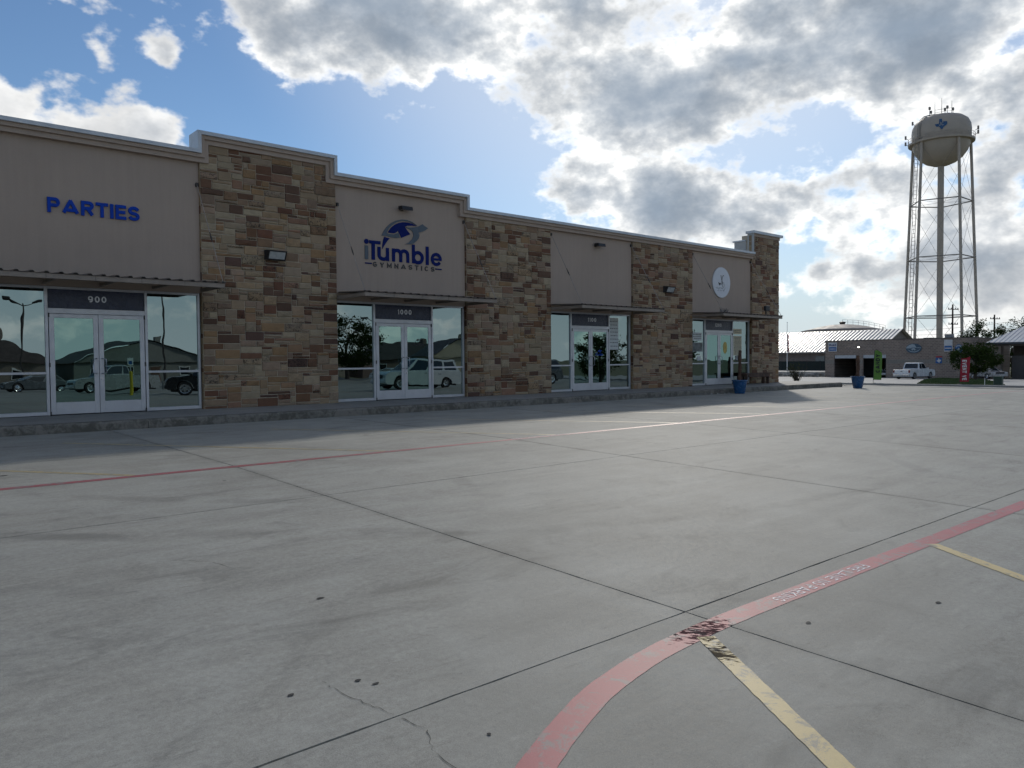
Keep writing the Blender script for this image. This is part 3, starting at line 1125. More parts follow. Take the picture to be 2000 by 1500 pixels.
def add_stone(mb, cols, x, z, w_, h_, y, rnd, colr, rock):
    g_ = 0.0075
    x0, x1, z0, z1 = x + g_, x + w_ - g_, z + g_, z + h_ - g_
    jit = lambda s_=0.005: rnd.uniform(-s_, s_)
    pr = rnd.uniform(0.004, 0.022) + (0.012 if rock else 0)
    bv = 0.010
    n = len(mb.v)
    outer = [(x0 + jit(), z0 + jit()), (x1 + jit(), z0 + jit()), (x1 + jit(), z1 + jit()), (x0 + jit(), z1 + jit())]
    cx, cz = (x0 + x1) / 2, (z0 + z1) / 2
    mb.v += [(a, y + 0.03, c) for a, c in outer]
    mb.v += [(a, y - pr * 0.3, c) for a, c in outer]
    mb.v += [(a + bv * (1 if a < cx else -1), y - pr + jit(0.004), c + bv * (1 if c < cz else -1)) for a, c in outer]
    mb.v.append((cx + jit(0.03), y - pr - rnd.uniform(0, 0.012) - (0.012 if rock else 0), cz + jit(0.02)))
    fs = []
    for k in range(4):
        k2 = (k + 1) % 4
        fs.append((n + k, n + k2, n + 4 + k2, n + 4 + k))
        fs.append((n + 4 + k, n + 4 + k2, n + 8 + k2, n + 8 + k))
        fs.append((n + 8 + k, n + 8 + k2, n + 12))
    mb.f += fs
    cols += [(*colr, rock)] * 13


def set_cols(me, cols):
    at = me.color_attributes.new('col', 'FLOAT_COLOR', 'POINT')
    flat = []
    for c in cols:
        flat += list(c)
    at.data.foreach_set('color', flat)


STONES = []
rnd = random.Random(21)
for pi, (a, b, top) in enumerate(PIERS):
    h_ = top + 0.02
    backing = MB().box(a + 0.002, b - 0.002, 0.004, 0.5, -0.05, top - 0.002).build('stone_pier', M['mortar'], B)
    for (sx_, sz_, sw, sh) in ashlar(b - a, h_, rnd):
        r = rnd.random()
        c = rnd.choice(TAN) if r < 0.58 else (rnd.choice(MID) if r < 0.79 else rnd.choice(BRN))
        k = rnd.uniform(0.85, 1.12) * 1.16
        c = (c[0] * k * .93, c[1] * k * .95, c[2] * k * 1.04)
        rock = 1.0 if rnd.random() < 0.09 else (0.3 if rnd.random() < .15 else 0.0)
        xm = a + sx_ + sw / 2
        # how large it shows: nearer piers larger
        show = sw * sh / ((xm * xm + 18.2 ** 2) ** 1.5)
        STONES.append((show, pi, backing, a + sx_, -0.02 + sz_, sw, sh, c, rock))
    # the pier's return faces (left side seen past the recessed stucco)
    if True:
        z = -0.02
        mbr = MB()
        cl = []
        while z < top - 0.05:
            hh = rnd.choice((0.11, 0.18, 0.2, 0.26))
            hh = min(hh, top - z)
            c = rnd.choice(TAN if rnd.random() < 0.75 else BRN)
            mbr.box(a - 0.012, a + 0.02, 0.012, 0.145, z + 0.006, z + hh - 0.006)
            cl += [(*c, 0.0)] * 8
            z += hh
        o = mbr.build('stone_return', M['stone'], B)
        set_cols(o.data, cl)
STONES.sort(key=lambda s_: -s_[0])
rest, rest_c = MB(), []
for i, (show, pi, par, x, z, sw, sh, c, rock) in enumerate(STONES):
    if i < 300:
        mb, cl = MB(), []
        add_stone(mb, cl, x, z, sw, sh, 0.0, rnd, c, rock)
        o = mb.build('stone', M['stone'], par)
        set_cols(o.data, cl)
    else:
        add_stone(rest, rest_c, x, z, sw, sh, 0.0, rnd, c, rock)
o = tag(rest.build('stone_facing', M['stone'], B), kind='stuff')
set_cols(o.data, rest_c)

# ---------------------------------------------------------------- storefronts
INT = MB()
for bi, ((a, b), (d0, d1)) in enumerate(zip(BAYS, DOORS)):
    F = 0.05
    y0, y1 = SF_Y - 0.055, SF_Y + 0.055
    fr = MB()
    L, Rr = a + 0.005, b - 0.03
    fr.bbox(L, L + F, y0, y1, 0.0, HEAD, .004)
    fr.bbox(Rr - F, Rr, y0, y1, 0.0, HEAD, .004)
    fr.bbox(d0 - 0.07, d0 - 0.015, y0, y1, 0.0, HEAD, .004)
    fr.bbox(d1 + 0.015, d1 + 0.07, y0, y1, 0.0, HEAD, .004)
    fr.bbox(L + F, d0 - 0.07, y0 + .002, y1, HEAD - 0.055, HEAD - 0.002, .004)
    fr.bbox(d0 - 0.015, d1 + 0.015, y0 + .002, y1, HEAD - 0.055, HEAD - 0.002, .004)
    fr.bbox(d1 + 0.07, Rr - F, y0 + .002, y1, HEAD - 0.055, HEAD - 0.002, .004)
    fr.bbox(d0 - 0.015, d1 + 0.015, y0 + .002, y1, 2.125, 2.235, .004)
    for (p, q) in ((L + F, d0 - 0.07), (d1 + 0.07, Rr - F)):
        fr.bbox(p, q, y0 + .002, y1, 0.855, 0.905, .004)
        fr.bbox(p, q, y0 + .002, y1, 0.002, 0.075, .004)
    frame = fr.build('storefront_frame', M['silver'], B)
    for (p, q) in ((L + F, d0 - 0.07), (d1 + 0.07, Rr - F)):
        for (z0, z1) in ((0.075, 0.855), (0.905, HEAD - 0.055)):
            MB().box(p - .002, q + .002, SF_Y - .006, SF_Y + .006, z0 - .002, z1 + .002).build('window_pane', M['window_glass'], frame)
    MB().box(d0 - .017, d1 + .017, SF_Y - .006, SF_Y + .006, 2.233, HEAD - 0.053).build('transom_pane', M['transom'] if 'transom' in M else M['window_glass'], frame)
    # jamb at the right of the opening and soffit above
    MB().box(Rr + .001, b + .0, y0 + .01, 0.5, 0.0, HEAD - .001).build('jamb', M['dark_metal'], B)
    mid = (d0 + d1) / 2
    for side, (p, q) in (('l', (d0, mid - 0.004)), ('r', (mid + 0.004, d1))):
        yy0, yy1 = SF_Y - 0.05, SF_Y - 0.008
        st = 0.095
        mb = MB()
        mb.bbox(p, p + st, yy0, yy1, 0.012, 2.12, .003)
        mb.bbox(q - st, q, yy0, yy1, 0.012, 2.12, .003)
        mb.bbox(p + st, q - st, yy0 + .001, yy1, 2.035, 2.119, .003)
        mb.bbox(p + st, q - st, yy0 + .001, yy1, 0.013, 0.265, .003)
        door = mb.build('door', M['silver'], B)
        MB().box(p + st - .002, q - st + .002, SF_Y - .035, SF_Y - .028, 0.263, 2.037).build('door_pane', M['door_glass'], door)
        hx = q - 0.048 if side == 'l' else p + 0.048
        hx2 = hx - 0.075 if side == 'l' else hx + 0.075
        hd = MB().tube([(hx, yy0, 0.86), (hx, yy0 - .05, 0.86), (hx2, yy0 - .06, 0.875), (hx2, yy0 - .06, 1.165), (hx, yy0 - .05, 1.18), (hx, yy0, 1.18)], 0.012, 8)
        hd.build('handle', M['chrome'], door, smooth=True)
        ex = p - 0.004 if side == 'l' else q + 0.004
        hg = MB()
        for hz in (0.03, 1.05, 2.09):
            hg.tube([(ex, yy0 - .012, hz - .045), (ex, yy0 - .012, hz + .045)], 0.014, 8)
        hg.build('hinge', M['dark_metal'], door)
        if side == 'r':
            MB().tube([(p + .05, yy0 - .006, .735), (p + .05, yy0 + .01, .735)], .018, 10).build('lock', M['chrome'], door)
    un = ('900', '1000', '1100', '1200')[bi]
    uw = (0.36, 0.46, 0.42, 0.46)[bi]
    ux = mid + (0.0, 0.05, 0.12, 0.0)[bi]
    block_row(un, ux - uw / 2, ux + uw / 2, 2.385, 0.135, 0.026, 0.001, M['decal'], frame, 0.03, SF_Y - .0075, True, name='unit_number')
    # dim shop behind the glass
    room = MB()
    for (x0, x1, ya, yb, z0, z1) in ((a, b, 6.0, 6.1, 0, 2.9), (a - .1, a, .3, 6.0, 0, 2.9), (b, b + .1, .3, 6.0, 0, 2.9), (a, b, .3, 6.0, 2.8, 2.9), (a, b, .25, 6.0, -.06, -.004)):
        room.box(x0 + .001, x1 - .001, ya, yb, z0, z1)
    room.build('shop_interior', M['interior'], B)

# ---------------------------------------------------------------- awnings
for bi, (a, b) in enumerate(BAYS):
    x0, x1 = (a - 0.0, b + 0.0)
    P = 1.42
    zf, zw = 2.795, 2.875
    aw = MB()
    # steel frame: fascia and side channels
    aw.bbox(x0, x1, -P, -P + 0.05, zf - 0.095, zf, .004)
    aw.bbox(x0, x0 + 0.05, -P + 0.05, ST_Y - .002, zf - 0.09, zf - .002, .004)
    aw.bbox(x1 - 0.05, x1, -P + 0.05, -0.03, zf - 0.09, zf - .002, .004)
    for k in range(1, 4):
        xx = lerp(x0, x1, k / 4)
        aw.box(xx - .02, xx + .02, -P + .05, ST_Y - .002, zf - .07, zf - .01)
    frame = aw.build('awning', M['awning'], B)
    # corrugated roof sheet: ribs run from the wall to the fascia
    rf = MB()
    pitch = 0.245
    n = int((x1 - x0 + 0.06) / pitch)
    prof = []
    xx = x0 - 0.03
    while xx < x1 + 0.03:
        prof += [(xx, 0), (xx + 0.10, 0), (xx + 0.125, 0.034), (xx + 0.175, 0.034), (xx + 0.20, 0)]
        xx += pitch
    prof = [q for q in prof if q[0] <= x1 + 0.03]
    yF, yW = -P - 0.03, ST_Y - .004
    for th in (0.0, 0.004):
        n0 = len(rf.v)
        for (px, pz) in prof:
            yw = yW if (a + .02 < px < b - .02) else -0.035
            rf.v += [(px, yF, zf + 0.004 + pz + th), (px, yw, lerp(zf, zw, (yw - yF) / (yW - yF)) + 0.004 + pz + th)]
        for i in range(len(prof) - 1):
            k = n0 + 2 * i
            q = (k, k + 2, k + 3, k + 1)
            rf.f.append(q if th else q[::-1])
    m0 = 2 * len(prof)
    for i in range(len(prof) - 1):
        k = 2 * i
        rf.f.append((k, k + 2, k + 2 + m0, k + m0))
    rf.build('roof_sheet', M['awning_roof'], frame)
    sm = MB()
    for k in range(1, 5):
        xx = lerp(x0, x1, k / 5)
        sm.box(xx - .003, xx + .003, -P - .002, -P + .001, zf - .093, zf - .002)
    sm.build('fascia_seam', M['black'], frame)
    for side, xx, xa in (('l', x0 + .03, x0 + (0.07 if bi else 0.07)), ('r', x1 - .03, x1 - .06)):
        za = 5.18
        ya = ST_Y
        rod = MB().tube([(xa, ya - .04, za), (xx, -P + .03, zf + 0.03)], 0.0085, 6).build('tie_rod', M['cable'], frame)
        MB().bbox(xa - .03, xa + .03, ya - .06, ya, za - .04, za + .05, .006).build('anchor_bracket', M['dark_metal'], rod)
        MB().bbox(xx - .02, xx + .02, -P + .01, -P + .05, zf + .0, zf + 0.05, .004).build('rod_clevis', M['dark_metal'], rod)
        p0, p1 = Vector((xa, ya - .04, za)), Vector((xx, -P + .03, zf + .03))
        MB().tube([p0.lerp(p1, .50), p0.lerp(p1, .50).lerp(p0.lerp(p1, .62), .5), p0.lerp(p1, .60)], [.009, .02, .009], 6).build('turnbuckle', M['dark_metal'], rod)


# ================================================================== signs and wall lamps on the facade
FY = ST_Y          # signs stand on the stucco
# blue PARTIES letters, each letter its own piece
sg = thing('wall_sign', 'blue block letters spelling PARTIES on the stucco above door 900', 'sign', (4.09, FY, 4.20))
block_row('PARTIES', 3.205 - 4.09, 4.975 - 4.09, 0.005, 0.31, 0.066, 0.045, M['blue_letter'], sg, 0.045)

# dolphin-like swoosh and name sign
LG = thing('wall_sign', 'blue and grey iTumble Gymnastics name with swoosh emblem above door 1000', 'sign', (0, FY, 0))
arc = [(11.158, 4.51), (11.225, 4.643), (11.324, 4.765), (11.457, 4.884), (11.624, 4.973), (11.825, 5.024), (11.995, 5.029), (12.148, 4.996), (12.25, 4.95), (12.319, 4.9), (12.199, 4.952), (12.028, 4.99), (11.825, 4.986), (11.657, 4.935), (11.506, 4.84), (11.389, 4.73), (11.314, 4.61), (11.387, 4.582), (11.552, 4.58), (11.652, 4.623), (11.694, 4.641), (11.726, 4.567), (11.751, 4.513), (11.633, 4.487), (11.484, 4.489), (11.304, 4.518)]
body = [(11.355, 4.621), (11.455, 4.751), (11.589, 4.857), (11.723, 4.921), (11.858, 4.954), (12.028, 4.961), (12.164, 4.941), (12.301, 4.891), (12.146, 4.888), (11.992, 4.868), (11.907, 4.827), (11.973, 4.749), (12.091, 4.639), (11.937, 4.574), (11.787, 4.509), (11.749, 4.597), (11.678, 4.696), (11.619, 4.641), (11.552, 4.613), (11.453, 4.61)]
tail = [(11.941, 4.824), (12.077, 4.824), (12.232, 4.847), (12.371, 4.888), (12.503, 4.966), (12.581, 4.921), (12.695, 4.872), (12.579, 4.79), (12.473, 4.743), (12.36, 4.712), (12.402, 4.649), (12.375, 4.559), (12.295, 4.465), (12.191, 4.39), (12.07, 4.357), (11.908, 4.345), (12.036, 4.404), (12.14, 4.493), (12.194, 4.599), (12.186, 4.699), (12.127, 4.757), (12.025, 4.79)]
slash = [(11.247, 4.491), (11.32, 4.47), (11.415, 4.463), (11.335, 4.381), (11.252, 4.268), (11.169, 4.142), (11.179, 4.261), (11.205, 4.389)]
D_ = -0.022
for nm, poly, mt in (('emblem_arc', arc, 'grey_letter'), ('emblem_body', body, 'navy_letter'), ('emblem_tail', tail, 'grey_letter'), ('emblem_slash', slash, 'navy_letter')):
    MB().prism(poly, D_, -0.001).build(nm, M[mt], LG)


def stroke(pts, w_, y0=D_, y1=-0.001):
    """thick flat stroke along an (x,z) polyline as one solid"""
    P = [Vector(p) for p in pts]
    left, right = [], []
    for i, p in enumerate(P):
        a, b = P[max(0, i - 1)], P[min(len(P) - 1, i + 1)]
        t = (b - a).normalized()
        nrm = Vector((-t.y, t.x)) * (w_ / 2)
        left.append(p + nrm)
        right.append(p - nrm)
    mb = MB()
    n = len(P)
    for y in (y0, y1):
        mb.v += [(q.x, y, q.y) for q in left] + [(q.x, y, q.y) for q in right]
    for i in range(n - 1):
        mb.f.append((i, n + i, n + i + 1, i + 1))
        mb.f.append((2 * n + i, 2 * n + i + 1, 3 * n + i + 1, 3 * n + i))
        mb.f.append((i, i + 1, 2 * n + i + 1, 2 * n + i))
        mb.f.append((n + i, 3 * n + i, 3 * n + i + 1, n + i + 1))
    mb.f.append((0, 2 * n, 3 * n, n))
    mb.f.append((n - 1, 2 * n - 1, 4 * n - 1, 3 * n - 1))
    return mb


def arcpts(cx, cz, rx, rz, a0, a1, n=14):
    return [(cx + rx * math.cos(math.radians(lerp(a0, a1, i / n))), cz + rz * math.sin(math.radians(lerp(a0, a1, i / n)))) for i in range(n + 1)]


def rect(x0, x1, z0, z1):
    return [(x0, z0), (x1, z0), (x1, z1), (x0, z1)]


BL = 3.832
SW = 0.096
nv, gr = M['navy_letter'], M['grey_letter']
MB().prism(arcpts(10.682, 4.31, .068, .068, 0, 352, 22), D_, -.001).build('letter', nv, LG)
MB().prism(rect(10.63, 10.732, BL, 4.20), D_, -.001).build('letter', gr, LG)
MB().prism([(10.838, BL), (10.94, BL), (10.94, 4.265), (11.118, 4.265), (11.118, 4.352), (10.77, 4.352), (10.77, 4.265), (10.838, 4.265)], D_, -.001).build('letter', nv, LG)
mb = stroke([(11.072, 4.20), (11.072, 3.98)] + arcpts(11.205, 3.98, .133, .108, 180, 360) + [(11.338, 4.19)], SW)
mb.prism(rect(11.29, 11.386, BL, 3.99), D_ + .001, -.0015)
mb.build('letter', nv, LG)
mb = stroke([(11.532, BL), (11.532, 4.05)] + arcpts(11.65, 4.05, .117, .102, 180, 0) + [(11.767, BL)], SW)
s2 = stroke([(11.767, 4.05)] + arcpts(11.883, 4.05, .117, .102, 180, 0) + [(12.0, BL)], SW)
n0 = len(mb.v)
mb.v += [(a, b + .0012, c) for a, b, c in s2.v]
mb.f += [tuple(i + n0 for i in f_) for f_ in s2.f]
mb.prism(rect(11.484, 11.58, 4.05, 4.195), D_ + .002, -.0015)
mb.build('letter', nv, LG)
mb = stroke(arcpts(12.34, 4.005, .150, .143, -90, 270, 28), SW)
mb.prism(rect(12.142, 12.238, BL, 4.36), D_ + .0012, -.0015)
mb.build('letter', nv, LG)
MB().prism(rect(12.612, 12.71, BL - .01, 4.345), D_, -.001).build('letter', nv, LG)
mb = stroke(arcpts(12.976, 4.005, .146, .145, -35, -360, 28), SW * .95)
mb.prism(rect(12.86, 13.165, 3.972, 4.038), D_ + .0012, -.0015)
mb.build('letter', nv, LG)
block_row('GYMNASTICS', 10.875, 12.905, 3.645, 0.135, 0.026, 0.018, M['dark_grey_letter'], LG, 0.085)
for a, b in ((10.63, 10.842), (12.94, 13.16)):
    MB().prism(rect(a, b, 3.712, 3.742), D_, -.001).build('dash', M['navy_letter'], LG)

# round white shop sign above door 1200
RS = thing('wall_sign', 'round white sign with crossed whisk and spoon emblem above door 1200', 'sign', (27.22, FY, 4.19))
MB().lathe([(0.60, -0.05), (0.60, 0.0)], (0, 0, 0), 48, 'y').build('sign_disc', simple('white_acrylic', (0.62, 0.63, 0.66), 0.35, var=0.03), RS)
MB().lathe([(0.625, -0.045), (0.625, 0.0)], (0, -0.001, 0), 48, 'y').build('sign_rim', M['silver'], RS)
emb = MB()
def add(mb, o_):
    n_ = len(mb.v)
    mb.v += o_.v
    mb.f += [tuple(i + n_ for i in f_) for f_ in o_.f]
add(emb, stroke([(-.06, .30), (.0, .12), (.08, -.06)], .028, -.057, -.051))
add(emb, stroke([(.16, .27), (.11, .30), (.06, .25), (.02, .1), (-.02, -.1)], .02, -.0585, -.0515))
emb.prism([(-.24, .0), (-.14, -.03), (-.06, -.02), (-.09, -.09), (-.15, -.13), (-.20, -.07)], -.057, -.051)
add(emb, stroke(arcpts(.12, -.10, .055, .10, 60, 400, 20), .009, -.058, -.051))
emb.build('emblem', M['black'], RS)
scr = MB()
rr_ = random.Random(5)
for (x0, x1, z0, amp) in ((-.42, .40, -.235, .05), (-.30, .30, -.33, .022)):
    x = x0
    pts = []
    while x < x1:
        pts.append((x, z0 + amp * rr_.uniform(-1, 1)))
        x += rr_.uniform(.015, .035)
    for i in range(0, len(pts) - 7, 7):
        add(scr, stroke(pts[i:i + 6], .007, -.056, -.051))
scr.build('script_line', M['dark_grey_letter'], RS)


# wall lamps
def floodlight(x, z, y, label, name='wall_lamp'):
    """boxy wall pack with a sloping glass front"""
    o = thing(name, label, 'lamp', (x, y, z), 0, 'wall pack lamps on the stone piers')
    mb = MB()
    w_, h_, d = 0.27, 0.12, 0.20
    mb.v += [(-w_, 0, -h_), (w_, 0, -h_), (w_, 0, h_), (-w_, 0, h_), (-w_ + .03, -.09, -h_), (w_ - .03, -.09, -h_), (w_ - .03, -d, h_ - .02), (-w_ + .03, -d, h_ - .02)]
    mb.f += [(0, 3, 2, 1), (0, 1, 5, 4), (1, 2, 6, 5), (2, 3, 7, 6), (3, 0, 4, 7), (4, 5, 6, 7)]
    mb.build('housing', M['black'], o)
    def fp(u, v_):
        a = Vector((-w_ + .03, -.09, -h_)).lerp(Vector((w_ - .03, -.09, -h_)), u)
        b = Vector((-w_ + .03, -d, h_ - .02)).lerp(Vector((w_ - .03, -d, h_ - .02)), u)
        q = a.lerp(b, v_)
        return q + Vector((0, -.006, -.003))
    MB().quad(fp(.08, .12), fp(.92, .12), fp(.92, .86), fp(.08, .86)).build('lens', simple('lamp_lens', (0.42, 0.43, 0.42), 0.25), o)
    rim = MB()
    cs = [fp(.05, .07), fp(.95, .07), fp(.95, .92), fp(.05, .92)]
    rim.tube(cs, .012, 6, closed=True)
    rim.build('bezel', M['black'], o)
floodlight(8.05, 3.70, -0.03, 'boxy black wall lamp on the stone pier beside the PARTIES bay')
floodlight(23.60, 3.70, -0.03, 'boxy black wall lamp on the stone pier left of the round white sign')


def sign_light(x, z, label):
    o = thing('sign_lamp', label, 'lamp', (x, FY, z), 0, 'small hooded lamps above the signs')
    MB().bbox(-.10, .02, -.05, 0, -.05, .05, .008).build('wall_plate', M['dark_metal'], o)
    mb = MB()
    mb.tube([(-.04, -.05, 0.0), (-.04, -.10, 0.02)], .025, 8)
    mb.build('arm', M['dark_metal'], o)
    mb = MB()
    mb.v += [(-.15, -.06, -.03), (.20, -.06, -.03), (.20, -.27, -.06), (-.15, -.27, -.06), (-.15, -.06, .055), (.20, -.06, .055), (.20, -.24, .045), (-.15, -.24, .045)]
    mb.f += [(0, 3, 2, 1), (4, 5, 6, 7), (3, 2, 6, 7)[::-1], (0, 1, 5, 4), (1, 2, 6, 5), (3, 0, 4, 7)]
    mb.build('lamp_head', M['black'], o)
    MB().quad((-.12, -.09, -.040), (-.12, -.25, -.063), (.17, -.25, -.063), (.17, -.09, -.040)).build('lens', simple('lamp_lens_small', (0.4, 0.4, 0.4), 0.3), o)
sign_light(11.83, 5.315, 'small black hooded lamp above the swoosh emblem')
sign_light(19.76, 5.03, 'small black hooded lamp on the blank stucco panel above door 1100')
# floodlight standing on the last awning
fl = thing('floodlight', 'dark floodlight on a short post standing on the last awning', 'lamp', (29.30, -0.75, 2.84))
MB().tube([(0, 0, 0.0), (0, 0, .24)], .03, 8).build('post', M['dark_metal'], fl)
MB().bbox(-.16, .16, -.10, .02, .22, .42, .02).build('lamp_head', M['black'], fl)
MB().box(-.09, .09, -.09, .09, -.006, .02).build('base_plate', M['dark_metal'], fl)
# tuft of dry leaves caught on that awning
tf = MB()
for k in range(26):
    a = rr_.uniform(0, 6.28)
    q = Vector((25.42 + rr_.uniform(-.28, .28), -1.28 + rr_.uniform(-.08, .1), 2.84))
    tip = q + Vector((math.cos(a) * .1, math.sin(a) * .06, rr_.uniform(.05, .2)))
    s_ = Vector((.014, 0, .0))
    tf.quad(q - s_, q + s_, tip + s_ * .5, tip - s_ * .5)
tag(tf.build('leaf_litter', M['black'], None), 'dark tuft of dead leaves on the awning of door 1200', 'leaves', kind='stuff')

# ------------------------------------------------------------------ notices and decals on the glass (behind or on the panes)
def notice(name, label, x0, x1, z0, z1, material, y=SF_Y + 0.02, lines=0, ink=None, cat='poster'):
    o = thing(name, label, cat, ((x0 + x1) / 2, y, z0))
    xm = (x0 + x1) / 2
    MB().box(x0 - xm, x1 - xm, 0, .003, 0, z1 - z0).build('sheet', material, o)
    if lines:
        mb = MB()
        for k in range(lines):
            zz = (z1 - z0) * (1 - (k + 1) / (lines + 1))
            x = x0 - xm + .05 * (x1 - x0) + rr_.uniform(0, .1) * (x1 - x0)
            while x < (x1 - xm) * .8:
                w_ = rr_.uniform(.03, .09)
                mb.box(x, min(x + w_, x1 - xm - .02), -.003, -.001, zz - .012, zz + .012)
                x += w_ + .025
        mb.build('ink_lines', ink or M['dark_grey_letter'], o)
    return o
cream = simple('cream_paper', (0.62, 0.56, 0.40), 0.7, var=0.08)
paper = simple('white_paper', (0.62, 0.64, 0.62), 0.7, var=0.06)
OUT = SF_Y - 0.0115
notice('poster', 'white paper notice with lines of text in the window right of door 1100', 20.50, 20.98, 1.42, 2.55, paper, OUT, 8)
notice('poster', 'cream menu sheet in the window right of door 1200', 28.28, 28.88, 1.20, 2.02, cream, OUT, 14)
notice('poster', 'narrow cream strip notice above the menu right of door 1200', 28.28, 28.88, 2.10, 2.32, cream, OUT, 2)
notice('chalkboard', 'small dark chalkboard below the menu right of door 1200', 28.42, 28.88, 0.98, 1.19, simple('slate', (0.04, 0.05, 0.06), 0.6), OUT, 3, M['white'], 'chalkboard')
notice('poster', 'grey photo print in the window left of door 1200', 25.30, 26.08, 1.36, 1.72, simple('grey_print', (0.14, 0.15, 0.15), 0.5, var=0.5, scale=5), OUT, 0)
notice('poster', 'white paper hand-lettered notice left of door 1200', 25.42, 26.02, 1.80, 2.12, paper, OUT, 3)
notice('poster', 'small white flyer taped low in the window left of door 1200', 25.72, 25.96, 1.0, 1.18, paper, OUT, 0)
ov = thing('door_sticker', 'yellow oval sticker on the right door of 1200', 'sticker', (27.62, SF_Y - .037, 1.52))
MB().lathe([(0.5, -0.002), (0.5, 0.0)], (0, 0, 0), 32, 'y').build('oval', simple('yellow_vinyl', (0.55, 0.46, 0.12), 0.5), ov)
ov.children[0].scale = (.30, 1, .50)
mb = MB()
for k in range(7):
    mb.box(-.08, .08, -.005, -.003, .17 - k * .055, .19 - k * .055)
mb.build('ink_lines', simple('orange_ink', (0.5, 0.25, 0.04), 0.6), ov)
# dark name decals on the glass doors
def door_decal(cx, cz, k, mt, label):
    o = thing('door_decal', label, 'decal', (cx, SF_Y - .0365, cz))
    xm, zm = 11.9, 4.3
    mb = MB()
    for poly in (body, tail, slash):
        mb.prism([((a - xm) * k, (c - zm) * k) for a, c in poly], -.0015, 0)
    mb.build('emblem', mt, o)
    text_obj('lettering', 'iTumble', (0, -.001, -.105 * k * 3.2), 2.5 * k, 0.52 * k, mt, o, 0.0005, 0.02)
door_decal(12.36, 1.60, 0.155, M['black'], 'small black iTumble decal on the right glass door of 1000')
door_decal(19.95, 1.30, 0.155, M['blue_letter'], 'small blue iTumble decal on the right glass door of 1100')

# ================================================================== things on the walk
# blue glazed planters with a bare post-like trunk
def planter(loc, label, trunk_h, trunk_w, lean, plabel):
    o = thing('planter', label, 'planter', loc, 0, 'blue glazed planters')
    prof = [(0.175, 0.0), (0.19, 0.03), (0.225, 0.22), (0.255, 0.40), (0.262, 0.45), (0.285, 0.46), (0.29, 0.485), (0.28, 0.505), (0.25, 0.505), (0.24, 0.45)]
    MB().lathe(prof, (0, 0, 0), 32).build('pot', simple('blue_glaze', (0.012, 0.075, 0.19), 0.22, var=0.2, scale=5, spec=0.6), o, auto=40)
    MB().lathe([(0.243, 0.44), (0.1, 0.465), (0.02, 0.47)], (0, 0, 0), 20).build('soil', M['soil'], o)
    mb = MB()
    pts = [(lean * h_, 0.01 * math.sin(h_ * 9), 0.44 + h_) for h_ in [trunk_h * i / 8 for i in range(9)]]
    mb.tube(pts, [trunk_w * (1 + .18 * math.sin(i * 2.3)) for i in range(9)], 9)
    mb.build('trunk', simple('bare_trunk', (0.10, 0.055, 0.035), 0.9, var=0.4, scale=12, bmp=0.8, bscale=40), o)
    return o
planter((24.95, -2.28, gz(24.95, -2.28)), 'blue planter with a tall thin bare trunk at the kerb by door 1200', 1.15, 0.062, 0.02, '')
planter((32.75, -3.05, gz(32.75, -3.05)), 'blue planter with a thick bare trunk standing out on the lot past the building', 0.95, 0.075, 0.01, '')

# bench
wood = simple('weathered_bench_wood', (0.085, 0.05, 0.035), 0.8, var=0.35, scale=5, bmp=0.4, bscale=30)
bn = thing('bench', 'dark wooden bench with a backless plank seat against the end stone pier', 'bench', (29.0, -0.45, -0.012))
for k in range(3):
    MB().bbox(-1.02, 1.02, -.20 + k * .135, -.20 + k * .135 + .125, .42, .46, .005).build('seat_plank', wood, bn)
for x in (-.86, .80):
    MB().bbox(x - .06, x + .0, -.17, -.05, .004, .419, .006).build('leg', wood, bn)
    MB().bbox(x - .06, x + .0, .05, .17, .004, .419, .006).build('leg', wood, bn)
    MB().bbox(x - .0595, x - .0005, -.05, .05, .33, .418, .004).build('brace', wood, bn)
MB().bbox(-.80, .74, -.19, -.15, .30, .415, .004).build('apron', wood, bn)

# bits of litter by the first planter
SPOT = ('nearest the planter', 'second from the planter', 'third from the planter', 'farthest left of the planter')
for k in range(4):
    x, y = 24.55 - .33 * k, -2.06 + rr_.uniform(-.05, .05)
    mb = MB()
    c = Vector((x, y, gz(x, y) + .004))
    pts = []
    for j in range(5):
        a = j / 5 * 6.28
        pts.append(c + Vector((math.cos(a) * rr_.uniform(.05, .12), math.sin(a) * rr_.uniform(.02, .05), rr_.uniform(0, .05))))
    mb.quad(*pts)
    tag(mb.build('paper_scrap', paper), 'pale crumpled paper scrap at the kerb, ' + SPOT[k], 'litter', 'paper scraps at the kerb')


# ================================================================== beyond the lot, to the right
drive_mat = concrete('drive_concrete', (0.36, 0.35, 0.33), streak=0.4, stain=0.5)
asph = concrete('old_asphalt', (0.15, 0.148, 0.142), streak=0.5, stain=0.7)
grass_mat = simple('lawn', (0.045, 0.075, 0.020), 0.95, var=0.35, scale=1.5, bmp=0.5, bscale=20)
